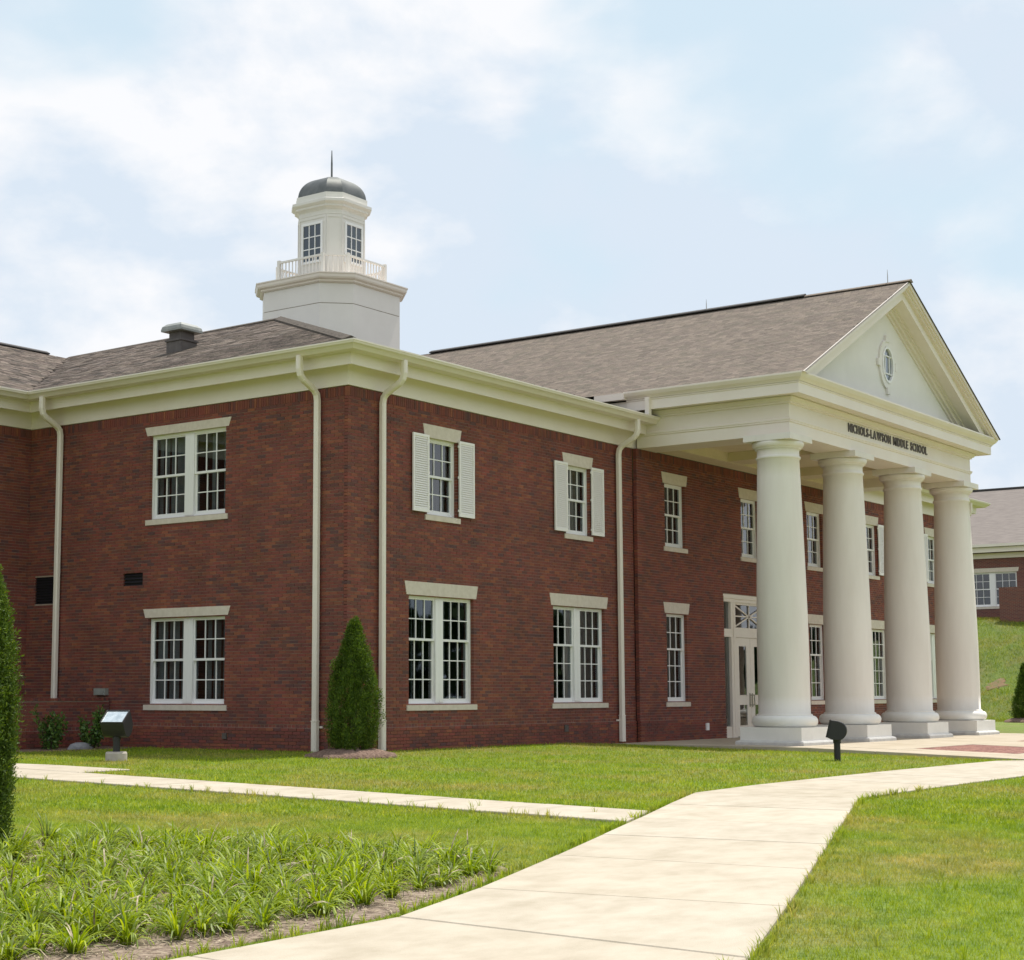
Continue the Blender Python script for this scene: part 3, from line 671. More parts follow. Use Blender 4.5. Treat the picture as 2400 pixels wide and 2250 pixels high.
def cap(p, q, m, parent, w=.13, h=.03, name='ridge_cap'):
    p, q = Vector(p), Vector(q); d = (q-p).normalized(); s = Vector((0, 0, 1)).cross(d).normalized()*w
    up_ = Vector((0, 0, 1)); mb = MB()
    mb.rings([[tuple(c+s-up_*w*.35), tuple(c+s-up_*(w*.35-h)), tuple(c+up_*(h+.02)), tuple(c-s-up_*(w*.35-h)), tuple(c-s-up_*w*.35)] for c in (p, q)])
    mb.obj(name, m, parent)
cap((-G0+.16, -G0+.19, ZE+.065), (5.5, 6.84, 10.56), M_sh, roof, name='hip_cap', h=.05, w=.17); cap((5.5, 6.84, 10.56), (5.5, Yr, 10.51), M_sh, roof); cap((-9, Yr, 10.51), (4.7, Yr, 10.53), M_ridge, roof, h=.03)
# right wing roof
rroof = part_empty('right_wing_roof', B)
qA = [(XR-11.6, -G0, ZE), (XR+G0, -G0, ZE), (XR-5.5, 6.84, 10.55), (XR-15.2, 6.84, 10.5)]
mb = MB(); plane_sheet(mb, qA); mb.add([(XR+G0, -G0, ZE-.012), (XR+G0, 13.7, ZE-.012), (XR-5.5, 13.7, 10.5), (XR-5.5, 6.84, 10.53)], [(0, 1, 2, 3)]); mb.add([(XR-5.5, 6.84, 10.5), (XR-15.2, 6.84, 10.48), (XR-15.2, 13.7, 10), (XR-5.5, 13.7, 10.5)], [(0, 1, 2, 3)])
mb.obj('roof_deck', M_deck, rroof)
f = plane_frame(qA[0], qA[1], qA[3]); shingle_plane(*f, in_poly(poly_st(f, qA)), M_sh, rroof)

# ---- portico
AX = 6.2; AY = -4.28     # architrave face half width and plane
P = part_empty('portico', B, (0, 0, 0))
path = [(XC-AX, PY+.02), (XC-AX, AY), (XC+AX, AY), (XC+AX, PY+.02)]
path = path[:]           # travel so that outward is on the right-hand side: left side first, going -Y
ar = MB(); sweep(ar, [(-.95, 7.30), (0, 7.30), (0, 7.585), (.03, 7.60), (.03, 7.625), (.05, 7.64), (.05, 7.675), (0, 7.69), (0, 7.80), (-.95, 7.80)], path, closedprof=True); ar.obj('architrave', M_cream, P)
fz = MB(); sweep(fz, [(-.5, 7.80), (-.002, 7.80), (-.002, 8.03), (.05, 8.04), (.05, 8.075), (.09, 8.09), (.13, 8.15), (.15, 8.16), (.15, 8.19), (-.5, 8.19)], path, closedprof=True); fz.obj('frieze_board', M_cream, P)
co = MB(); sweep(co, [(-.4, 8.195), (.44, 8.20), (.44, 8.18), (.48, 8.18), (.48, 8.41), (.50, 8.43), (.50, 8.455), (-.4, 8.455)], path, closedprof=True); co.obj('cornice', M_cream, P)
cy = MB(); sweep(cy, [(-.3, 8.46), (.52, 8.46), (.54, 8.49), (.60, 8.54), (.64, 8.60), (.65, 8.62), (.65, 8.655), (.60, 8.655), (.58, 8.63), (-.3, 8.63)], path, closedprof=True); cy.obj('cornice_crown', M_cream, P)
# side gutters run on to the main eaves
for s in (-1, 1):
    x = XC+s*AX
    mb = MB(); a, b = sorted((x+s*.50, x+s*.66)); mb.box(a, b, PY, .75, 8.47, 8.64); a, b = sorted((x+s*.1, x+s*.46)); mb.box(a, b, PY, .95, 8.2, 8.44)
    mb.obj('gutter', M_cream, P)
    mb = MB(); a, b = sorted((x+s*.47, x+s*.59)); mb.box(a, b, -.80, -.68, 8.03, 8.47); mb.obj('downspout', M_cream, P)
# ceiling with beams
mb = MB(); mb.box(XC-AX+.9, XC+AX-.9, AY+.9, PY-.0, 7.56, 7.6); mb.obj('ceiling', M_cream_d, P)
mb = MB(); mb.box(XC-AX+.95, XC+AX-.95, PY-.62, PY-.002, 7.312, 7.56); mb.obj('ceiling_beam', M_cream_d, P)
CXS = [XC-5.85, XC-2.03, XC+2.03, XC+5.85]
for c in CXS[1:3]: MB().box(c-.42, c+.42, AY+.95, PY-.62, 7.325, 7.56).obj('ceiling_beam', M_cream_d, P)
# pediment
EX, ZA, SL = 6.86, 12.12, .51
zr = lambda x: ZA-SL*abs(x-XC)
nrm = math.hypot(1, SL)
def chev(mb, t0, t1, y0, y1, xe=EX, mi=0, sides=(-1, 1)):   # chevron band between depths t0..t1 below the roof surface
    a0, a1 = ZA-t0*nrm, ZA-t1*nrm
    for s in sides:
        poly = [(XC, a1), (XC+s*xe, a1-SL*xe), (XC+s*xe, a0-SL*xe), (XC, a0)]
        # cut at the horizontal cornice
        zc = 8.62
        xlo = min(xe, (a1-zc)/SL); xhi = min(xe, (a0-zc)/SL)
        poly = [(XC, a1), (XC+s*xlo, a1-SL*xlo), (XC+s*xhi, max(a0-SL*xhi, zc)), (XC, a0)]
        mb.prism(poly if s < 0 else poly[::-1], y0, y1, mi)
rk = MB(); chev(rk, -.008, .034, -4.985, -4.962); chev(rk, .035, .10, -4.98, -4.2); chev(rk, .10, .15, -4.93, -4.2); chev(rk, .15, .20, -4.87, -4.2); chev(rk, .20, .42, -4.77, -4.2); chev(rk, .42, .47, -4.45, -4.2); chev(rk, .47, .58, -4.38, -4.2); chev(rk, .58, .66, -4.31, -4.2)
rk.obj('raking_cornice', M_cream, P)
ty = MB(); ty.prism([(XC-6.4, 8.6), (XC+6.4, 8.6), (XC, 8.6+6.4*SL)], -4.26, -4.1); ty.obj('tympanum', M_tymp, P)
# flashing over the horizontal cornice
MB().add([(XC-6.7, -4.9, 8.628), (XC+6.7, -4.9, 8.628), (XC+6.7, -4.26, 8.70), (XC-6.7, -4.26, 8.70)], [(0, 1, 2, 3)]).obj('flashing', M_caps, P)
# oval window with eared surround
def ell(a, b, n=40): return [(XC+a*math.cos(2*math.pi*i/n), 9.92+b*math.sin(2*math.pi*i/n)) for i in range(n)]
def ring(mb, o, i, y0, y1):
    n = len(o)
    mb.add([(x, y0, z) for x, z in o]+[(x, y0, z) for x, z in i]+[(x, y1, z) for x, z in o]+[(x, y1, z) for x, z in i],
           [(k, (k+1) % n, n+(k+1) % n, n+k) for k in range(n)]+[(k, 2*n+k, 2*n+(k+1) % n, (k+1) % n) for k in range(n)]+[(n+k, n+(k+1) % n, 3*n+(k+1) % n, 3*n+k) for k in range(n)])
ow = MB(); ring(ow, ell(.385, .50), ell(.325, .44), -4.33, -4.262)
for s in (-1, 1):
    ow.box(XC+s*.15-.016, XC+s*.15+.016, -4.3, -4.265, 9.68, 10.16)
    ow.box(XC-.28, XC+.28, -4.3, -4.265, 9.92+s*.24-.016, 9.92+s*.24+.016)
win = ow.obj('oval_window', M_white, P)
sr = MB(); ring(sr, ell(.56, .68), ell(.39, .505), -4.31, -4.262)
for s in (-1, 1):
    sr.prism([(XC-.12, 9.92+s*.62), (XC+.12, 9.92+s*.62), (XC+.09, 9.92+s*.80), (XC-.09, 9.92+s*.80)][::s], -4.325, -4.262)
    sr.prism([(XC+s*.5, 9.80), (XC+s*.68, 9.83), (XC+s*.68, 10.01), (XC+s*.5, 10.04)][::s], -4.325, -4.262)
sr.obj('window_surround', M_tymp, P)
MB().prism(ell(.33, .445), -4.272, -4.268).obj('oval_pane', M_glass, P)
MB().prism(ell(.32, .43), -4.266, -4.263).obj('oval_backing', mat('louvre_grey', (.16, .18, .21), .5), P)
# lettering
txt = 'NICHOLS-LAWSON MIDDLE SCHOOL'; glyph = {}; adv = {}
for ch in set(txt)-{' '}:
    fc = bpy.data.curves.new('t', 'FONT'); fc.body = ch; fc.size = .315; fc.extrude = .012; fc.offset = .006; fc.resolution_u = 3
    fo = bpy.data.objects.new('t', fc); me = bpy.data.meshes.new_from_object(fo); me.name = 'letter'
    xs_ = [v.co.x for v in me.vertices]; x0, x1 = min(xs_), max(xs_)
    for v in me.vertices: v.co.x -= x0
    adv[ch] = x1-x0; me.materials.append(M_letter); glyph[ch] = me; bpy.data.objects.remove(fo); bpy.data.curves.remove(fc)
gapL = .05; tot = sum(adv.get(c, .11)+gapL for c in txt)-gapL; sc = 5.44/tot; x = XC-2.74
RM = Matrix.Rotation(math.pi/2, 4, 'X')
for c in txt:
    if c != ' ': link('letter', glyph[c], P, mtx=Matrix.Translation((x, AY-.013, 7.775))@RM@Matrix.Diagonal((sc, 1.0, 1, 1)))
    x += (adv.get(c, .11)+gapL)*sc
# columns
def column_mesh():
    sh = []
    for i in range(15):
        t = i/14; z = .66+t*(6.72-.66); r = .61-(.11*max(0, (t-.25)/.75)**1.3); sh.append((r, z))
    return [(.655, .625), (.655, .645), (.64, .65)]+[(sh[0][0]+.012, .66)]+sh+[(.515, 6.73), (.53, 6.745), (.53, 6.785), (.51, 6.80), (.502, 6.81), (.502, 6.95), (.52, 6.965)]
for i, c in enumerate(CXS):
    C_ = MB().lathe(column_mesh(), seg=64).obj('column', M_col, P, (c, -3.80, 0), smooth=True)
    # (smooth by angle through explicit flat rings at the mouldings)
    prof = [(.52, 6.962), (.545, 6.97), (.545, 6.99)]+[(.545+.075*math.sin(a), 7.0+.12*(1-math.cos(a))) for a in np.linspace(.1, math.pi/2, 7)]+[(.60, 7.145)]
    MB().lathe(prof, seg=64).obj('capital', M_col, C_, smooth=True)
    MB().box(-.615, .615, -.615, .615, 7.147, 7.298).obj('abacus', M_col, C_)
    tor = [(.60, .352)]+[(.66+.115*math.cos(a), .485+.13*math.sin(a)) for a in np.linspace(-math.pi/2, math.pi/2, 13)]+[(.655, .628)]
    MB().lathe(tor, seg=64).obj('base_torus', M_plinth, C_, smooth=True)
    MB().box(-.78, .78, -.78, .78, .04, .35).obj('plinth', M_plinth, C_)
    s_ = .87
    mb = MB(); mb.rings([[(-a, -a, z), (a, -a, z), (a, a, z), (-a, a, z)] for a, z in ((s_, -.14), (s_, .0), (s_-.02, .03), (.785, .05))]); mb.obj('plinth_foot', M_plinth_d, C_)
# main gable roof
groof = part_empty('gable_roof', B)
RY0, RY1 = -5.02, 12.0; ER = 6.80
zA_ = lambda y: ZE+.3351*(y+G0)
def valx(y): return XC-(ZA-zA_(y))/SL
gl = [(XC-ER, RY0), (XC, RY0), (XC, RY1), (XC-4.6, RY1+5), (XC-4.6, 7.2), (valx(6.84), 6.84), (XC-ER, 1.18)]
mb = MB()
for s in (1, -1):
    pts = [(XC+(x-XC)*s, y, ZA-SL*abs(x-XC)-.012) for x, y in gl]
    mb.add(pts, [tuple(range(len(pts)))])
mb.add([(XC, RY1, ZA-.02), (XC-4.6, RY1+5, ZA-SL*4.6-.02), (XC+4.6, RY1+5, ZA-SL*4.6-.02)], [(0, 1, 2)])
mb.obj('roof_deck', M_deck, groof)
for s in (1, -1):
    o = (XC-s*ER, RY0, ZA-SL*ER); u = (0, 1, 0); v = np.array((s*1.0, 0, SL))/nrm
    poly = [((y-RY0), (ER-abs(x-XC))*nrm) for x, y in gl]
    if s == 1: shingle_plane(o, u, v, in_poly(poly), M_shc, groof, tw=.22, ex=.142, thick=.003, smin=.062)
    else: shingle_plane(o, u, v, in_poly(poly), M_shc, groof, tw=.3, ex=.15, thick=.003, smin=.062)
cap((XC, RY0-.02, ZA+.02), (XC, -2.0, ZA+.02), M_shc, groof, w=.12, h=.02); cap((XC, -1.99, ZA+.05), (XC, RY1-.9, ZA+.05), M_ridge, groof, w=.13, h=.03)
# dark drip edge on the gable
mb = MB(); chev(mb, -.02, .02, -5.0, -4.986, sides=(1,)); mb.obj('drip_edge', M_ridge, groof)
for y, h in ((1.1, .38), (-4.38, .42)):
    MB().lathe([(.012, ZA), (.011, ZA+h*.6), (.004, ZA+h)], (XC, y), 6).obj('lightning_rod', M_metal, groof)

# ---- cupola
CU = part_empty('cupola', B, (11.0, 9.87, 0))
def oct_(h, c): return [(-h, -h+c), (-h+c, -h), (h-c, -h), (h, -h+c), (h, h-c), (h-c, h), (-h+c, h), (-h, h-c)]
def octr(mb, prof, mi=0): mb.rings([[(x, y, z) for x, y in oct_(h, c)] for h, c, z in prof], True, mi)
b = MB(); octr(b, [(1.72, .67, 8.6), (1.72, .67, 11.96), ]); octr(b, [(1.708, .665, 11.962), (1.708, .665, 11.978)], 1); octr(b, [(1.72, .67, 11.98), (1.72, .67, 12.6)]); b.obj('cupola_base', [M_cup, M_groove], CU)
b = MB(); octr(b, [(1.76, .685, 12.55), (1.80, .70, 12.58), (1.80, .70, 12.62), (1.87, .72, 12.65), (1.89, .725, 12.69), (1.90, .73, 12.76), (1.92, .74, 12.78), (1.92, .74, 12.81), (1.6, .62, 12.83)]); b.obj('deck_cornice', M_cream, CU)
# railing
rl = MB(); hr, cr_ = 1.33, .50; pts = oct_(hr, cr_)
for i in range(8):
    a, c = Vector(pts[i]), Vector(pts[(i+1) % 8]); d = c-a; ln = d.length; d.normalize(); n_ = Vector((-d.y, d.x))
    def rbar(z0, z1, w):
        rl.add([tuple(a+n_*w)+(z0,), tuple(c+n_*w)+(z0,), tuple(c-n_*w)+(z0,), tuple(a-n_*w)+(z0,), tuple(a+n_*w)+(z1,), tuple(c+n_*w)+(z1,), tuple(c-n_*w)+(z1,), tuple(a-n_*w)+(z1,)], [(0, 1, 2, 3), (4, 5, 6, 7), (0, 1, 5, 4), (1, 2, 6, 5), (2, 3, 7, 6), (3, 0, 4, 7)])
    rbar(13.44, 13.495, .03); rbar(12.90, 12.935, .02)
    nb_ = max(3, round(ln/.13))
    for k in range(1, nb_):
        q = a+d*ln*k/nb_; rl.box(q.x-.013, q.x+.013, q.y-.013, q.y+.013, 12.92, 13.45)
    rl.box(a.x-.045, a.x+.045, a.y-.045, a.y+.045, 12.80, 13.53)
rl.obj('railing', M_cup, CU)
b = MB(); octr(b, [(.83, .316, 12.7), (.83, .316, 14.82), (.84, .32, 14.83), (.84, .32, 14.86), (.83, .316, 14.865), (.83, .316, 14.95), (.87, .33, 15.0), (.93, .36, 15.04), (.93, .36, 15.09), (.99, .385, 15.14), (1.01, .39, 15.16), (1.01, .39, 15.24), (.90, .35, 15.29), (.90, .35, 15.45), (.5, .2, 15.46)]); b.obj('lantern', M_cup, CU)
pn = MB()
for i, (x, y) in enumerate(oct_(.833, .317)):    # thin raised border on every face
    a = Vector((x, y)); c = Vector(oct_(.833, .317)[(i+1) % 8]); d = (c-a).normalized(); n_ = Vector((d.y, -d.x)); ln = (c-a).length
    if (a+c).dot(n_) < 0: n_ = -n_
    def strip(s0, s1, z0, z1):
        p0, p1 = a+d*s0, a+d*s1; q0, q1 = p0+n_*.012, p1+n_*.012
        pn.add([(p0.x, p0.y, z0), (p1.x, p1.y, z0), (p1.x, p1.y, z1), (p0.x, p0.y, z1), (q0.x, q0.y, z0), (q1.x, q1.y, z0), (q1.x, q1.y, z1), (q0.x, q0.y, z1)], [(4, 5, 6, 7), (0, 1, 5, 4), (1, 2, 6, 5), (2, 3, 7, 6), (3, 0, 4, 7)])
    strip(.004, .045, 12.85, 14.8); strip(ln-.045, ln-.004, 12.85, 14.8); strip(.045, ln-.045, 14.73, 14.8)
pn.obj('lantern_panel', M_cup, CU)
for k in range(4):
    wf = MB(); x0, x1, z0, z1 = -.33, .33, 13.50, 14.56
    for q in ((x0-.07, x0, z0-.07, z1+.07), (x1, x1+.07, z0-.07, z1+.07), (x0, x1, z1, z1+.07), (x0, x1, z0-.07, z0)): wf.box(q[0], q[1], -.872, -.80, q[2], q[3])
    for i in (1, 2): xm = x0+.22*i; wf.box(xm-.014, xm+.014, -.862, -.84, z0, z1)
    for i in (1, 2): zm = z0+(z1-z0)/3*i; wf.box(x0, x1, -.860, -.842, zm-.014, zm+.014)
    o = wf.obj('cupola_window', M_white, CU); o.rotation_euler = (0, 0, -k*math.pi/2)
    o = MB().box(x0, x1, -.848, -.844, z0, z1).obj('pane', M_glass, CU); o.rotation_euler = (0, 0, -k*math.pi/2)
    o = MB().box(x0, x1, -.842, -.834, z0, z1).obj('window_backing', M_dark, CU); o.rotation_euler = (0, 0, -k*math.pi/2)
dm = MB(); pr = []
for t in np.linspace(0, 1, 40):
    a = t*math.pi/2; r = .87*math.cos(a)**.80 if t < 1 else .05; z = 15.45+.66*math.sin(a)**1.05; pr.append((max(r, .05), max(r, .05)*.385, z))
octr(dm, pr); dm.obj('dome', M_copper, CU)
MB().lathe([(.075, 16.08), (.07, 16.13), (.035, 16.16), (.03, 16.2), (.028, 16.6), (.012, 17.0)], seg=10).obj('finial', M_copper, CU)
# ---- roof exhaust on the side slope
V_ = part_empty('roof_exhaust', B, (2.48, 7.28, 0))
mb = MB(); mb.box(-.26, .26, -.25, .25, 8.8, 9.56); mb.box(-.29, .29, -.28, .28, 9.50, 9.54); mb.box(-.22, .22, -.20, .20, 9.56, 9.76); mb.obj('duct', M_rust, V_)
mb = MB(); mb.rings([[(-a, -b_, z), (a, -b_, z), (a, b_, z), (-a, b_, z)] for a, b_, z in ((.36, .34, 9.74), (.36, .34, 9.79), (.34, .32, 9.86), (.26, .24, 9.93))]); mb.obj('cap', M_caps, V_)

# ------------------------------------------------------------------ low brick wall beside the side elevation
LW = thing('low_brick_wall', 'low brick screen wall running left from the school beside the leftmost downspout', 'wall', (0, 6.78, 0))
wall(LW, (0, 0, 0), 0, -4.2, -.03, [], ztop=1.0, zbot=-.1, singles=300, single_box=(-4.1, -.1, .45, .96), soldier=False, table=.40)
mb = MB(); x = -4.2
while x < -.09: mb.box(x, x+.06, -.015, .24, 1.003, 1.06); x += .0677
kind(mb.obj('coping_bricks', M_brick, LW), 'stuff'); MB().box(-4.2, -.03, .01, .22, -.1, 1.0).obj('core', M_mortar, LW)

# ------------------------------------------------------------------ far annex on the hill
FX = 63.0
AN = thing('annex_building', 'single-storey brick building with grey shingled roof on top of the grassy slope', 'building', (FX, 9, 4.8))
def al(x, y, z): return (x-FX, y-9, z-4.8)
yL, yRr = 14.5, -7.5
mb = MB()
hs = [(-9.75, -7.15, 5.62, 7.42), (-4.6, -2.0, 5.62, 7.42), (1.0, 3.6, 5.62, 7.42)]      # local x = -Y
xs = sorted({-yL, -yRr}|{h[0] for h in hs}|{h[1] for h in hs}); zs = [4.0, 5.62, 7.42, 8.5]
for i in range(len(xs)-1):
    for j in range(3):
        cx_, cz = (xs[i]+xs[i+1])/2, (zs[j]+zs[j+1])/2
        if any(h[0] < cx_ < h[1] and h[2] < cz < h[3] for h in hs): continue
        mb.add([al(FX, -xs[i], zs[j]), al(FX, -xs[i+1], zs[j]), al(FX, -xs[i+1], zs[j+1]), al(FX, -xs[i], zs[j+1])], [(0, 1, 2, 3)])
mb.add([al(FX, yL, 4), al(FX+16, yL, 4), al(FX+16, yL, 8.5), al(FX, yL, 8.5)], [(0, 1, 2, 3)]); mb.add([al(FX, yRr, 4), al(FX+16, yRr, 4), al(FX+16, yRr, 8.5), al(FX, yRr, 8.5)], [(0, 1, 2, 3)])
mb.obj('wall', M_farbrick, AN)
for h in hs:
    c = -(h[0]+h[1])/2
    window(AN, al(FX, c, 0), RZ['B'], h[1]-h[0], h[2], h[3], (2, 2), True, lint=(.22, .05), cover=0)
mb = MB(); mb.box(-.08, 0.05, yRr-9, yL-9+.4, 8.15-4.8, 8.42-4.8); mb.obj('frieze_board', M_cream, AN)
mb = MB(); mb.box(-.5, -.08, yRr-9-.4, yL-9+.4, 8.48-4.8, 8.52-4.8); mb.box(-.54, -.5, yRr-9-.4, yL-9+.4, 8.44-4.8, 8.7-4.8); mb.obj('fascia', M_cream, AN)
mb = MB(); mb.box(-.7, -.545, yRr-9-.4, yL-9+.4, 8.72-4.8, 8.86-4.8); mb.obj('gutter', M_cream, AN)
mb = MB(); rx, rz_ = 9.0, 12.85-4.8
mb.add([(-.62, yRr-9-.4, 8.84-4.8), (-.62, yL-9+.4, 8.84-4.8), (rx, yL-9+.4, rz_), (rx, yRr-9-.4, rz_), (18.6, yRr-9-.4, 8.84-4.8), (18.6, yL-9+.4, 8.84-4.8)], [(0, 1, 2, 3), (3, 2, 5, 4)])
mb.obj('roof', mat('far_shingles', (.165, .14, .128), .95, base2=(.215, .185, .168), vscale=5, stretch=(1, .35, 2.5), bump=.5, bscale=8), AN)
mb = MB(); mb.box(rx-.15, rx+.15, yRr-9-.4, yL-9+.4, rz_-.02, rz_+.07); mb.obj('ridge_cap', M_ridge, AN)
mb = MB(); mb.box(-2.6, -2.3, -13, -1.75, -.9, 6.45-4.8); mb.obj('low_wall', M_farbrick, AN)

# ------------------------------------------------------------------ plants
def leaf_cloud(n, pos_fn, size, aspect=.45, upbias=.6):
    """small leaf quads; pos_fn(n)->positions, outward normals"""
    p, nrm_ = pos_fn(n); n = len(p)
    a = rng.normal(size=(n, 3)); a[:, 2] += upbias; a += nrm_*.5; a /= np.linalg.norm(a, axis=1)[:, None]
    b_ = np.cross(a, nrm_+rng.normal(size=(n, 3))*.5); b_ /= np.linalg.norm(b_, axis=1)[:, None]+1e-9
    s = size*rng.uniform(.6, 1.3, n)[:, None]
    V = np.stack([p, p+a*s*.5+b_*s*aspect*.5, p+a*s, p+a*s*.5-b_*s*aspect*.5], 1)
    return V.reshape(-1, 3), np.arange(n*4).reshape(-1, 4)
def arborvitae(name, loc, H, Rb, n, label, lean=0, size=.05, full=.22, pw=1.35):
    T = thing(name, label, 'evergreen tree', loc)
    MB().lathe([(.06, -.1), (.05, H*.3), (.02, H*.8)], seg=8).obj('trunk', M_bark, T)
    ph = rng.uniform(0, 6.28, 8)
    def rad(t, th):
        base = Rb*np.where(t < full, .80+.20*np.sin(t/full*math.pi/2), (1-((t-full)/(1-full))**pw)*.98)
        base = np.maximum(base, .015)
        return base*(1+.13*np.sin(2*th+ph[0]+5*t)+.09*np.sin(5*th+ph[1]-11*t)+.07*np.sin(9*th+ph[2]+19*t))
    def pos(n):
        # upright fans of leaves: some stand proud, some sit back and leave dark hollows
        m_ = 44; nc = n//m_; t = rng.beta(1.0, 1.2, nc); th = rng.uniform(0, 2*math.pi, nc)
        rr = rad(t, th)*rng.uniform(.70, 1.10, nc); c = np.stack([rr*np.cos(th)+lean*t, rr*np.sin(th), .05+t*(H-.12)], -1)
        d = np.stack([np.cos(th)*.30, np.sin(th)*.30, np.full(nc, 1.0)], -1)
        tt = rng.uniform(-.05, .17, (nc, m_, 1)); wd = .036*(1.1-np.clip(tt/.17, 0, 1)*.8); q = c[:, None]+d[:, None]*tt+rng.normal(size=(nc, m_, 3))*wd*np.array([1, 1, .6])
        q[..., 2] = np.maximum(q[..., 2], .03)
        nr = np.stack([np.cos(th), np.sin(th), np.full(nc, .2)], -1)
        return q.reshape(-1, 3), np.repeat(nr, m_, 0)
    V, Q = leaf_cloud(n, pos, size, .3, 1.0)
    big('crown', V, Q, M_arb, T)
    return T
def mound(name, loc, rx_, ry_, h, label):
    mb = MB(); n = 26; rr = []
    for k, (r, z) in enumerate(((1, -.03), (.9, .35), (.62, .75), (.3, .95), (.02, 1.0))):
        rr.append([(rx_*r*math.cos(a*2*math.pi/n)*(1+.12*math.sin(a*1.9)+.06*math.sin(a*5.1)), ry_*r*math.sin(a*2*math.pi/n)*(1+.1*math.sin(a*1.3)), h*z*(1+.15*math.sin(a*2.7+k)) if k else -.06) for a in range(n)])
    mb.rings(rr); o = mb.obj(name, M_mulch, None, loc, smooth=True); return kind(o)
def at(x, y, dz=0): return (x, y, zf(x, y)+dz)
arborvitae('arborvitae', at(-.95, -.95, .05), 2.47, .42, 60000, 'dark green cone-shaped evergreen in a mulch mound at the corner of the brick building', lean=.03, size=.046, pw=1.9)
mound('mulch_mound', at(-1.0, -.95, -.01), .98, .85, .17, 'mulch')
arborvitae('arborvitae', at(-16.15, -9.38, 0), 2.42, .235, 80000, 'tall bright green columnar evergreen cut off by the left edge of the photograph', size=.034, full=.42, pw=1.7, lean=.06)
arborvitae('arborvitae', at(44.2, .95, .0), 2.35, .44, 26000, 'small dark evergreen at the foot of the grassy slope, at the right edge', size=.07)
mound('mulch_mound', at(44.2, .95, -.01), 1.1, .9, .2, 'mulch')
# woods all round the school grounds, beyond the lawns
M_wood = mat('woodland_leaf', (.7, .7, .7), .8, base2=(1.2, 1.2, 1.1), vscale=.3, ramp=[(.012, .028, .008), (.03, .055, .012), (.018, .038, .01)], spec=.1)
def wood():
    n = 15000; th = rng.uniform(R_(80), R_(365), n); d = 175+rng.uniform(0, 25, n)
    top = 9.5+2.2*np.sin(th*9)+1.8*np.sin(th*23+1)+1.0*np.sin(th*61)
    z = rng.uniform(-1, 1, n)**2*0+rng.uniform(0, 1, n)**.8*top; c = np.stack([-10+np.cos(th)*d, -10+np.sin(th)*d, z-1], -1)
    V, Q = leaf_cloud(n, lambda m: (c, np.stack([-np.cos(th), -np.sin(th), th*0], -1)), 3.4, .8, .2)
    return V, Q
V, Q = wood(); kind(tag(big('distant_woodland', V, Q, M_wood), 'far-off dark green woodland that closes the lawns round the school', 'woodland'), 'stuff')
# eroded soil patch on the slope
def drape(name, poly, m, dz=.015, par=None):
    mb = MB(); c = (sum(p[0] for p in poly)/len(poly), sum(p[1] for p in poly)/len(poly)); rr = []
    hz_ = zf
    for r in (1, .99, .66, .33, .04):
        ring_ = []
        for i in range(len(poly)):
            for t in (0, .5):
                x = poly[i][0]*(1-t)+poly[(i+1) % len(poly)][0]*t; y = poly[i][1]*(1-t)+poly[(i+1) % len(poly)][1]*t
                x = c[0]+(x-c[0])*r; y = c[1]+(y-c[1])*r; ring_.append((x, y, hz_(x, y)+(dz if r < 1 else -.02)))
        rr.append(ring_)
    mb.rings(rr); return kind(mb.obj(name, m, par, None, smooth=True))
_r = np.random.default_rng(4)
drape('bare_soil', [(51.6+.8*math.cos(a)*_r.uniform(.35, 1.15), 4.6+.5*math.sin(a)*_r.uniform(.4, 1.2)) for a in np.linspace(0, 6.0, 17)], M_soild, dz=.03)
# planting bed
BED = [(-13.75, -13.30), (-14.9, -13.74), (-16.6, -14.20), (-18.6, -14.25), (-22.5, -14.27), (-22.5, -11.5), (-18.2, -9.3), (-15.9, -8.3), (-14.9, -8.7), (-13.9, -9.6), (-13.3, -10.7), (-13.2, -12.4)]
PLANTED = [(-13.95, -13.32), (-14.9, -13.50), (-15.6, -13.62), (-16.5, -13.80), (-17.7, -13.97), (-18.5, -13.80), (-19.6, -13.75), (-21.5, -13.8), (-21.5, -11.5), (-18.2, -9.7), (-16.2, -8.85), (-15.2, -9.05), (-14.25, -9.95), (-13.7, -11.1), (-13.5, -12.5)]
bed = drape('planting_bed', BED, M_soil, dz=.012)
inbed = in_poly(BED); inplant = in_poly(PLANTED)
# liriope clumps
def liriope_mesh(k):
    mb = MB(); n = random.randint(46, 66)
    for i in range(n):
        a = random.uniform(0, 6.283); Lh = random.uniform(.14, .31); lean_ = random.uniform(.3, 1.6); w = random.uniform(.0055, .0105)
        r0 = random.uniform(0, .045); d = Vector((math.cos(a), math.sin(a), 0)); sdv = Vector((-d.y, d.x, 0)); tw_ = random.uniform(-.5, .5); sdv = (sdv+Vector((0, 0, tw_))).normalized()
        p = d*r0; el = math.radians(88)-lean_*.35; pts = []
        for j in range(6):
            pts.append(p.copy()); p = p+(d*math.cos(el)+Vector((0, 0, math.sin(el))))*Lh/5; el -= lean_*.55*(.5+j*.22)
        mi = 1 if random.random() < .045 else 0
        vs = []; 
        for j, q in enumerate(pts):
            ww = w*(1-.12*j) if j < 5 else .001; vs += [tuple(q+sdv*ww), tuple(q-sdv*ww)]
        mb.add(vs, [(2*j, 2*j+1, 2*j+3, 2*j+2) for j in range(5)], mi)
    me = bpy.data.meshes.new('strap_leaves'); me.from_pydata(mb.v, [], mb.f); me.materials.append(M_liri); me.materials.append(M_straw); me.polygons.foreach_set('material_index', mb.mi); me.update(); return me
LM = [liriope_mesh(k) for k in range(12)]
pts = []; tries = 0
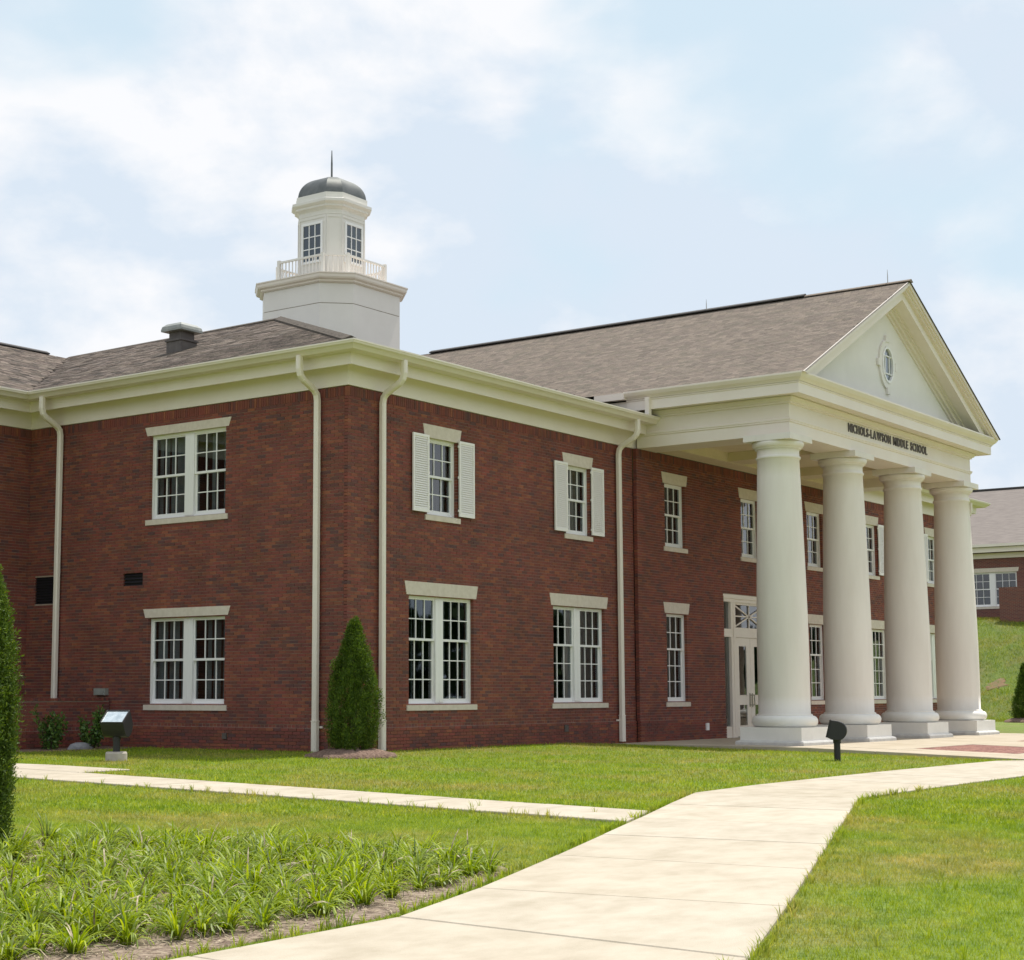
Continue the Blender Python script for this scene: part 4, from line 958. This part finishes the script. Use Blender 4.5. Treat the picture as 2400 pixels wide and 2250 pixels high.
while len(pts) < 620 and tries < 40000:
    tries += 1
    x, y = random.uniform(-20.3, -12.1), random.uniform(-14.2, -7.9)
    if not inplant(np.array([x]), np.array([y]))[0]: continue
    if (x+16.6)**2+(y+10.35)**2 < .16 or (x+15.4)**2+(y+12.3)**2 < .03: continue
    # nothing behind or left of the frame
    dv = Vector((x, y, 0))-Vector((CAM.x, CAM.y, 0)); dep = dv.dot(fw); sx = dv.dot(rt)/max(dep, .1)
    if sx < -.285 or dep < 8.6: continue
    if any((x-a)**2+(y-b_)**2 < .212**2 for a, b_ in pts): continue
    pts.append((x, y))
pts.sort(key=lambda p: (p[0]-CAM.x)**2+(p[1]-CAM.y)**2)
LAB = [('front', 'arching liriope clump at the front of the planting bed, near the bare mulch'), ('rear', 'arching liriope clump in the thick middle of the planting bed')]
for i, (x, y) in enumerate(pts[:300]):
    o = link('liriope_clump', LM[i % 12], None, at(x, y, .01)); s_ = random.uniform(.7, 1.15); o.scale = (s_*1.2, s_*1.2, s_); o.rotation_euler = (random.uniform(-.12, .12), random.uniform(-.12, .12), random.uniform(0, 6.28))
    k = 0 if i < 120 else 1
    tag(o, LAB[k][1], 'plant', 'liriope clumps in the '+LAB[k][0]+' of the planting bed')
VV, QQ, MM, base_ = [], [], [], 0
for i, (x, y) in enumerate(pts[300:]):
    me = LM[i % 12]; n = len(me.vertices); c = np.empty(n*3); me.vertices.foreach_get('co', c); c = c.reshape(-1, 3); s_ = random.uniform(.6, 1.1); a = random.uniform(0, 6.28)
    R2 = np.array([[math.cos(a), -math.sin(a), 0], [math.sin(a), math.cos(a), 0], [0, 0, 1]]); c = (c*np.array([s_*1.2, s_*1.2, s_]))@R2.T+np.array(at(x, y, .01))
    q = np.empty(len(me.polygons)*4, np.int32); me.loops.foreach_get('vertex_index', q); mi_ = np.empty(len(me.polygons), np.int32); me.polygons.foreach_get('material_index', mi_)
    VV.append(c); QQ.append(q.reshape(-1, 4)+base_); MM.append(mi_); base_ += n
if VV: kind(tag(big('liriope_mass', np.concatenate(VV), np.concatenate(QQ), [M_liri, M_straw], mats=np.concatenate(MM)), 'dense green band of liriope at the back of the planting bed', 'plants'), 'stuff')
# leaf litter of the bed
n = 26000; x = rng.uniform(-20.5, -12, n); y = rng.uniform(-14.3, -7.9, n); k = inbed(x, y); x, y = x[k], y[k]; n = len(x)
a = rng.uniform(0, 6.28, n); l = rng.uniform(.02, .09, n); w = rng.uniform(.003, .008, n); z = gz(x, y)+.022+rng.uniform(0, .02, n); e = rng.uniform(-.2, .2, n)*l
dx, dy = np.cos(a)*l/2, np.sin(a)*l/2; px_, py_ = -np.sin(a)*w/2, np.cos(a)*w/2
V = np.stack([np.stack([x-dx-px_, y-dy-py_, z], -1), np.stack([x-dx+px_, y-dy+py_, z], -1), np.stack([x+dx+px_, y+dy+py_, z+e], -1), np.stack([x+dx-px_, y+dy-py_, z+e], -1)], 1)
kind(tag(big('leaf_litter', V.reshape(-1, 3), np.arange(n*4).reshape(-1, 4), M_straw), 'dry straw and leaf litter between the clumps of the planting bed', 'leaf litter'), 'stuff')
# shrubs by the low wall
def shrub(loc, H, R, n, label, seed):
    T = thing('shrub', label, 'shrub', loc)
    r = np.random.default_rng(seed); mb = MB(); tips = []
    for i in range(11):
        a = r.uniform(0, 6.28); t = r.uniform(.1, .42); top = (R*1.1*math.cos(a)*t*2, R*1.1*math.sin(a)*t*2, H*r.uniform(.55, .98)); s0 = (math.cos(a)*.05, math.sin(a)*.05, -.03)
        mb.rings([[(c[0]+rad*math.cos(q), c[1]+rad*math.sin(q), c[2]) for q in (0, 2.1, 4.2)] for c, rad in ((s0, .014), (tuple((s0[k]+top[k])/2+.02 for k in range(3)), .009), (top, .004))]); tips.append((np.array(s0), np.array(top)))
    mb.obj('stem', M_bark, T)
    def pos(n):
        q = r.integers(0, len(tips), n); t = r.uniform(.15, 1.03, n)[:, None]; A = np.array([tips[i][0] for i in q]); Bq = np.array([tips[i][1] for i in q]); o = r.normal(size=(n, 3)); o /= np.linalg.norm(o, axis=1)[:, None]
        return A*(1-t)+Bq*t+o*r.uniform(.02, .11, n)[:, None]*np.array([1, 1, .7]), o
    V, Q = leaf_cloud(n, pos, .085, .5, .4); big('leaves', V, Q, M_shrub, T); return T
shrub(at(-2.25, 6.1), .92, .36, 1100, 'young leafy shrub with sunlit yellow-green top before the low brick wall', 5)
shrub(at(-1.45, 5.75), .85, .30, 1000, 'dark shaded shrub between the sunlit shrub and the square floodlight', 9)
kind(drape('shrub_bed', [(-3.6, 6.72), (-3.4, 5.9), (-2.2, 5.6), (-1.0, 5.3), (-.35, 5.6), (-.2, 6.72)], M_mulch, dz=.02))
mb = MB(); mb.rings([[(.30*r*math.cos(a)*(1+.15*math.sin(2.3*a)), .17*r*math.sin(a)*(1+.1*math.cos(3*a)), z) for a in np.linspace(0, 5.9, 12)] for r, z in ((1, -.05), (1.02, .04), (.8, .12), (.4, .155))])
rk_ = tag(mb.obj('rock', M_stone, None, at(-1.75, 5.75), smooth=True), 'flat grey rock lying on the ground between the two small shrubs', 'rock')

# ------------------------------------------------------------------ floodlights
def floodlight(loc, rz, tilt, scale, label, H, footing):
    T = thing('floodlight', label, 'floodlight', loc, rz=rz)
    if footing: MB().lathe([(.19, -.15), (.19, .13), (.175, .16), (.02, .165)], seg=26).obj('footing', M_foot, T)
    MB().lathe([(.062, -.05), (.062, H-.12), (.075, H-.12), (.075, H-.04), (.05, H-.02)], seg=16).obj('post', M_black, T)
    # housing: D-shaped profile (x forward, z up) extruded across y, then tilted
    s_ = scale; prof = [(.20, -.24), (.20, .24), (.02, .26)]+[(-.05-.22*math.sin(a), .25*math.cos(a)) for a in np.linspace(.15, math.pi-.15, 12)]+[(.02, -.26)]
    prof = [(x*s_, z*s_) for x, z in prof]; hwid = .27*s_
    Mt = Matrix.Translation((0, 0, H+.16*s_))@Matrix.Rotation(-tilt, 4, 'Y')
    h = MB().prism(prof, -hwid, hwid); o = h.obj('housing', M_black, T); o.matrix_local = Mt
    bv = o.modifiers.new('bevel', 'BEVEL'); bv.width = .018*s_; bv.segments = 3
    d = MB(); x = .20*s_; a, b = .245*s_, .225*s_
    d.box(x, x+.035*s_, -hwid, -a, -.24*s_, .24*s_); d.box(x, x+.035*s_, a, hwid, -.24*s_, .24*s_); d.box(x, x+.035*s_, -a, a, b, .24*s_); d.box(x, x+.035*s_, -a, a, -.24*s_, -b)
    o = d.obj('door_frame', M_black, T); o.matrix_local = Mt
    o = MB().box(x+.004, x+.012, -a, a, -b, b).obj('lens', M_lens, T); o.matrix_local = Mt
    y = MB(); y.box(-.05, .05, -.04, .04, -.30*s_, -.22*s_); y.lathe([(.07, -.34*s_), (.07, -.26*s_)], seg=12); o = y.obj('knuckle', M_black, T); o.matrix_local = Matrix.Translation((0, 0, H+.16*s_))
    return T
M_lens = mat('lamp_lens', (.55, .62, .64), .08, base2=(.85, .9, .9), vscale=9, metal=.75)
floodlight(at(-4.95, 1.15), R_(205), R_(57), .80, 'black floodlight with bright tilted glass face, on a concrete footing in the left lawn', .50, True)
floodlight(at(5.35, -7.85), R_(112), R_(14), .72, 'small black floodlight on a short post in the lawn before the first white column', .46, False)

# ------------------------------------------------------------------ lawn blades
def lawn_blades(n, dmin, dmax, hmul, wmul, seed):
    r = np.random.default_rng(seed)
    d = np.sqrt(r.uniform(dmin**2, dmax**2, n)) if dmax < 20 else dmin*(dmax/dmin)**r.uniform(0, 1, n)
    s = r.uniform(-.29, .40, n)
    x = CAM.x+fw.x*d+rt.x*s*d; y = CAM.y+fw.y*d+rt.y*s*d
    fl = Vector((fw.x, fw.y)).length; x = CAM.x+(fw.x/fl)*d+rt.x*s*d; y = CAM.y+(fw.y/fl)*d+rt.y*s*d
    k = ~inbed(x, y)
    k &= ~((x > 0) & (y > -.02)); k &= ~((x > 9.84) & (y > -10.13)); k &= ~((y > 6.6))
    k &= ~(inm(x, y)); k &= ~((x > -9.38) & (x < -8.04) & (y > yl(x)) & (y < 4)); k &= ~((x > -9.38) & (x < -6.97) & (y > -1.36) & (y < 4))
    k &= ~((((x+1.0)/.95)**2+((y+.95)/.82)**2) < 1); k &= ~((x > -3.4) & (x < 0) & (y > 5.7))
    x, y = x[k], y[k]; n = len(x)
    h = r.uniform(.018, .05, n)*hmul; w = r.uniform(.002, .0045, n)*wmul; a = r.uniform(0, 6.28, n); l = r.normal(0, .5, n)*h; l2 = r.normal(0, .5, n)*h
    z = gz(x, y)-.004
    V = np.stack([np.stack([x-np.cos(a)*w, y-np.sin(a)*w, z], -1), np.stack([x+np.cos(a)*w, y+np.sin(a)*w, z], -1), np.stack([x+l, y+l2, z+h], -1)], 1)
    return V.reshape(-1, 3)
MW = [tuple(p) for p in Lp]+[tuple(p) for p in Rp[::-1]]; inm = in_poly(MW)
V = np.concatenate([lawn_blades(230000, 8.5, 19, 1.0, 1.0, 1), lawn_blades(230000, 19, 48, 1.25, 2.2, 2)])
_r = np.random.default_rng(21); n = 90000; hx = _r.uniform(44.5, 63, n); hy = _r.uniform(-6, 11, n); hh = _r.uniform(.05, .17, n); hw_ = _r.uniform(.006, .014, n); ha = _r.uniform(0, 6.28, n)
kk = (((hx-51.6)/.7)**2+((hy-4.6)/.45)**2 > 1) | (_r.uniform(0, 1, n) < .12); hx, hy, hh, hw_, ha = hx[kk], hy[kk], hh[kk], hw_[kk], ha[kk]; hz_ = gz(hx, hy)-.01; n = len(hx); b1 = _r.normal(0, .5, (2, n))*hh
VH = np.stack([np.stack([hx-np.cos(ha)*hw_, hy-np.sin(ha)*hw_, hz_], -1), np.stack([hx+np.cos(ha)*hw_, hy+np.sin(ha)*hw_, hz_], -1), np.stack([hx+b1[0], hy+b1[1], hz_+hh], -1)], 1).reshape(-1, 3)
kind(tag(big('slope_grass', VH, np.arange(len(VH)).reshape(-1, 3), M_hblade, tri=True), 'rougher green grass covering the slope below the annex building', 'grass'), 'stuff')
kind(tag(big('lawn_grass', V, np.arange(len(V)).reshape(-1, 3), M_blade, tri=True), 'short mown green and straw-coloured lawn grass around the walks', 'grass'), 'stuff')
# taller tufts along the edges of the walks and in the lawn
def tuft_mesh():
    mb = MB()
    for i in range(9):
        a = random.uniform(0, 6.28); h = random.uniform(.05, .12); d = Vector((math.cos(a), math.sin(a), 0)); s_ = Vector((-d.y, d.x, 0))*.003; b0 = d*random.uniform(0, .02); m = b0+d*h*.2+Vector((0, 0, h*.65)); t = b0+d*h*.6+Vector((0, 0, h))
        mb.add([tuple(b0+s_), tuple(b0-s_), tuple(m-s_), tuple(m+s_), tuple(t)], [(0, 1, 2, 3), (3, 2, 4)])
    return mb
tm = MB()
for i in range(420):
    u = random.random()
    if u < .35:
        j = random.randint(2, 9); t = random.random(); a, b = Lp[j], Lp[j+1]; p = (a[0]*(1-t)+b[0]*t, a[1]*(1-t)+b[1]*t+random.uniform(.0, .08))
    elif u < .65:
        j = random.randint(2, 11); t = random.random(); a, b = Rp[j], Rp[j+1]; p = (a[0]*(1-t)+b[0]*t, a[1]*(1-t)+b[1]*t-random.uniform(.0, .08))
    elif u < .85: p = (random.choice((-9.43, -7.99))+random.uniform(-.04, .04), random.uniform(-11, -1.5))
    else:
        d = random.uniform(10, 22); s_ = random.uniform(.02, .32); p = (CAM.x+fw.x*d+rt.x*s_*d, CAM.y+fw.y*d+rt.y*s_*d)
        if inm(np.array([p[0]]), np.array([p[1]]))[0]: continue
    q = tuft_mesh(); z = zf(*p); tm.add([(x+p[0], y+p[1], zz+z) for x, y, zz in q.v], q.f)
kind(tag(tm.obj('grass_tufts', M_blade), 'taller ragged grass tufts along the edges of the concrete walks', 'grass'), 'stuff')
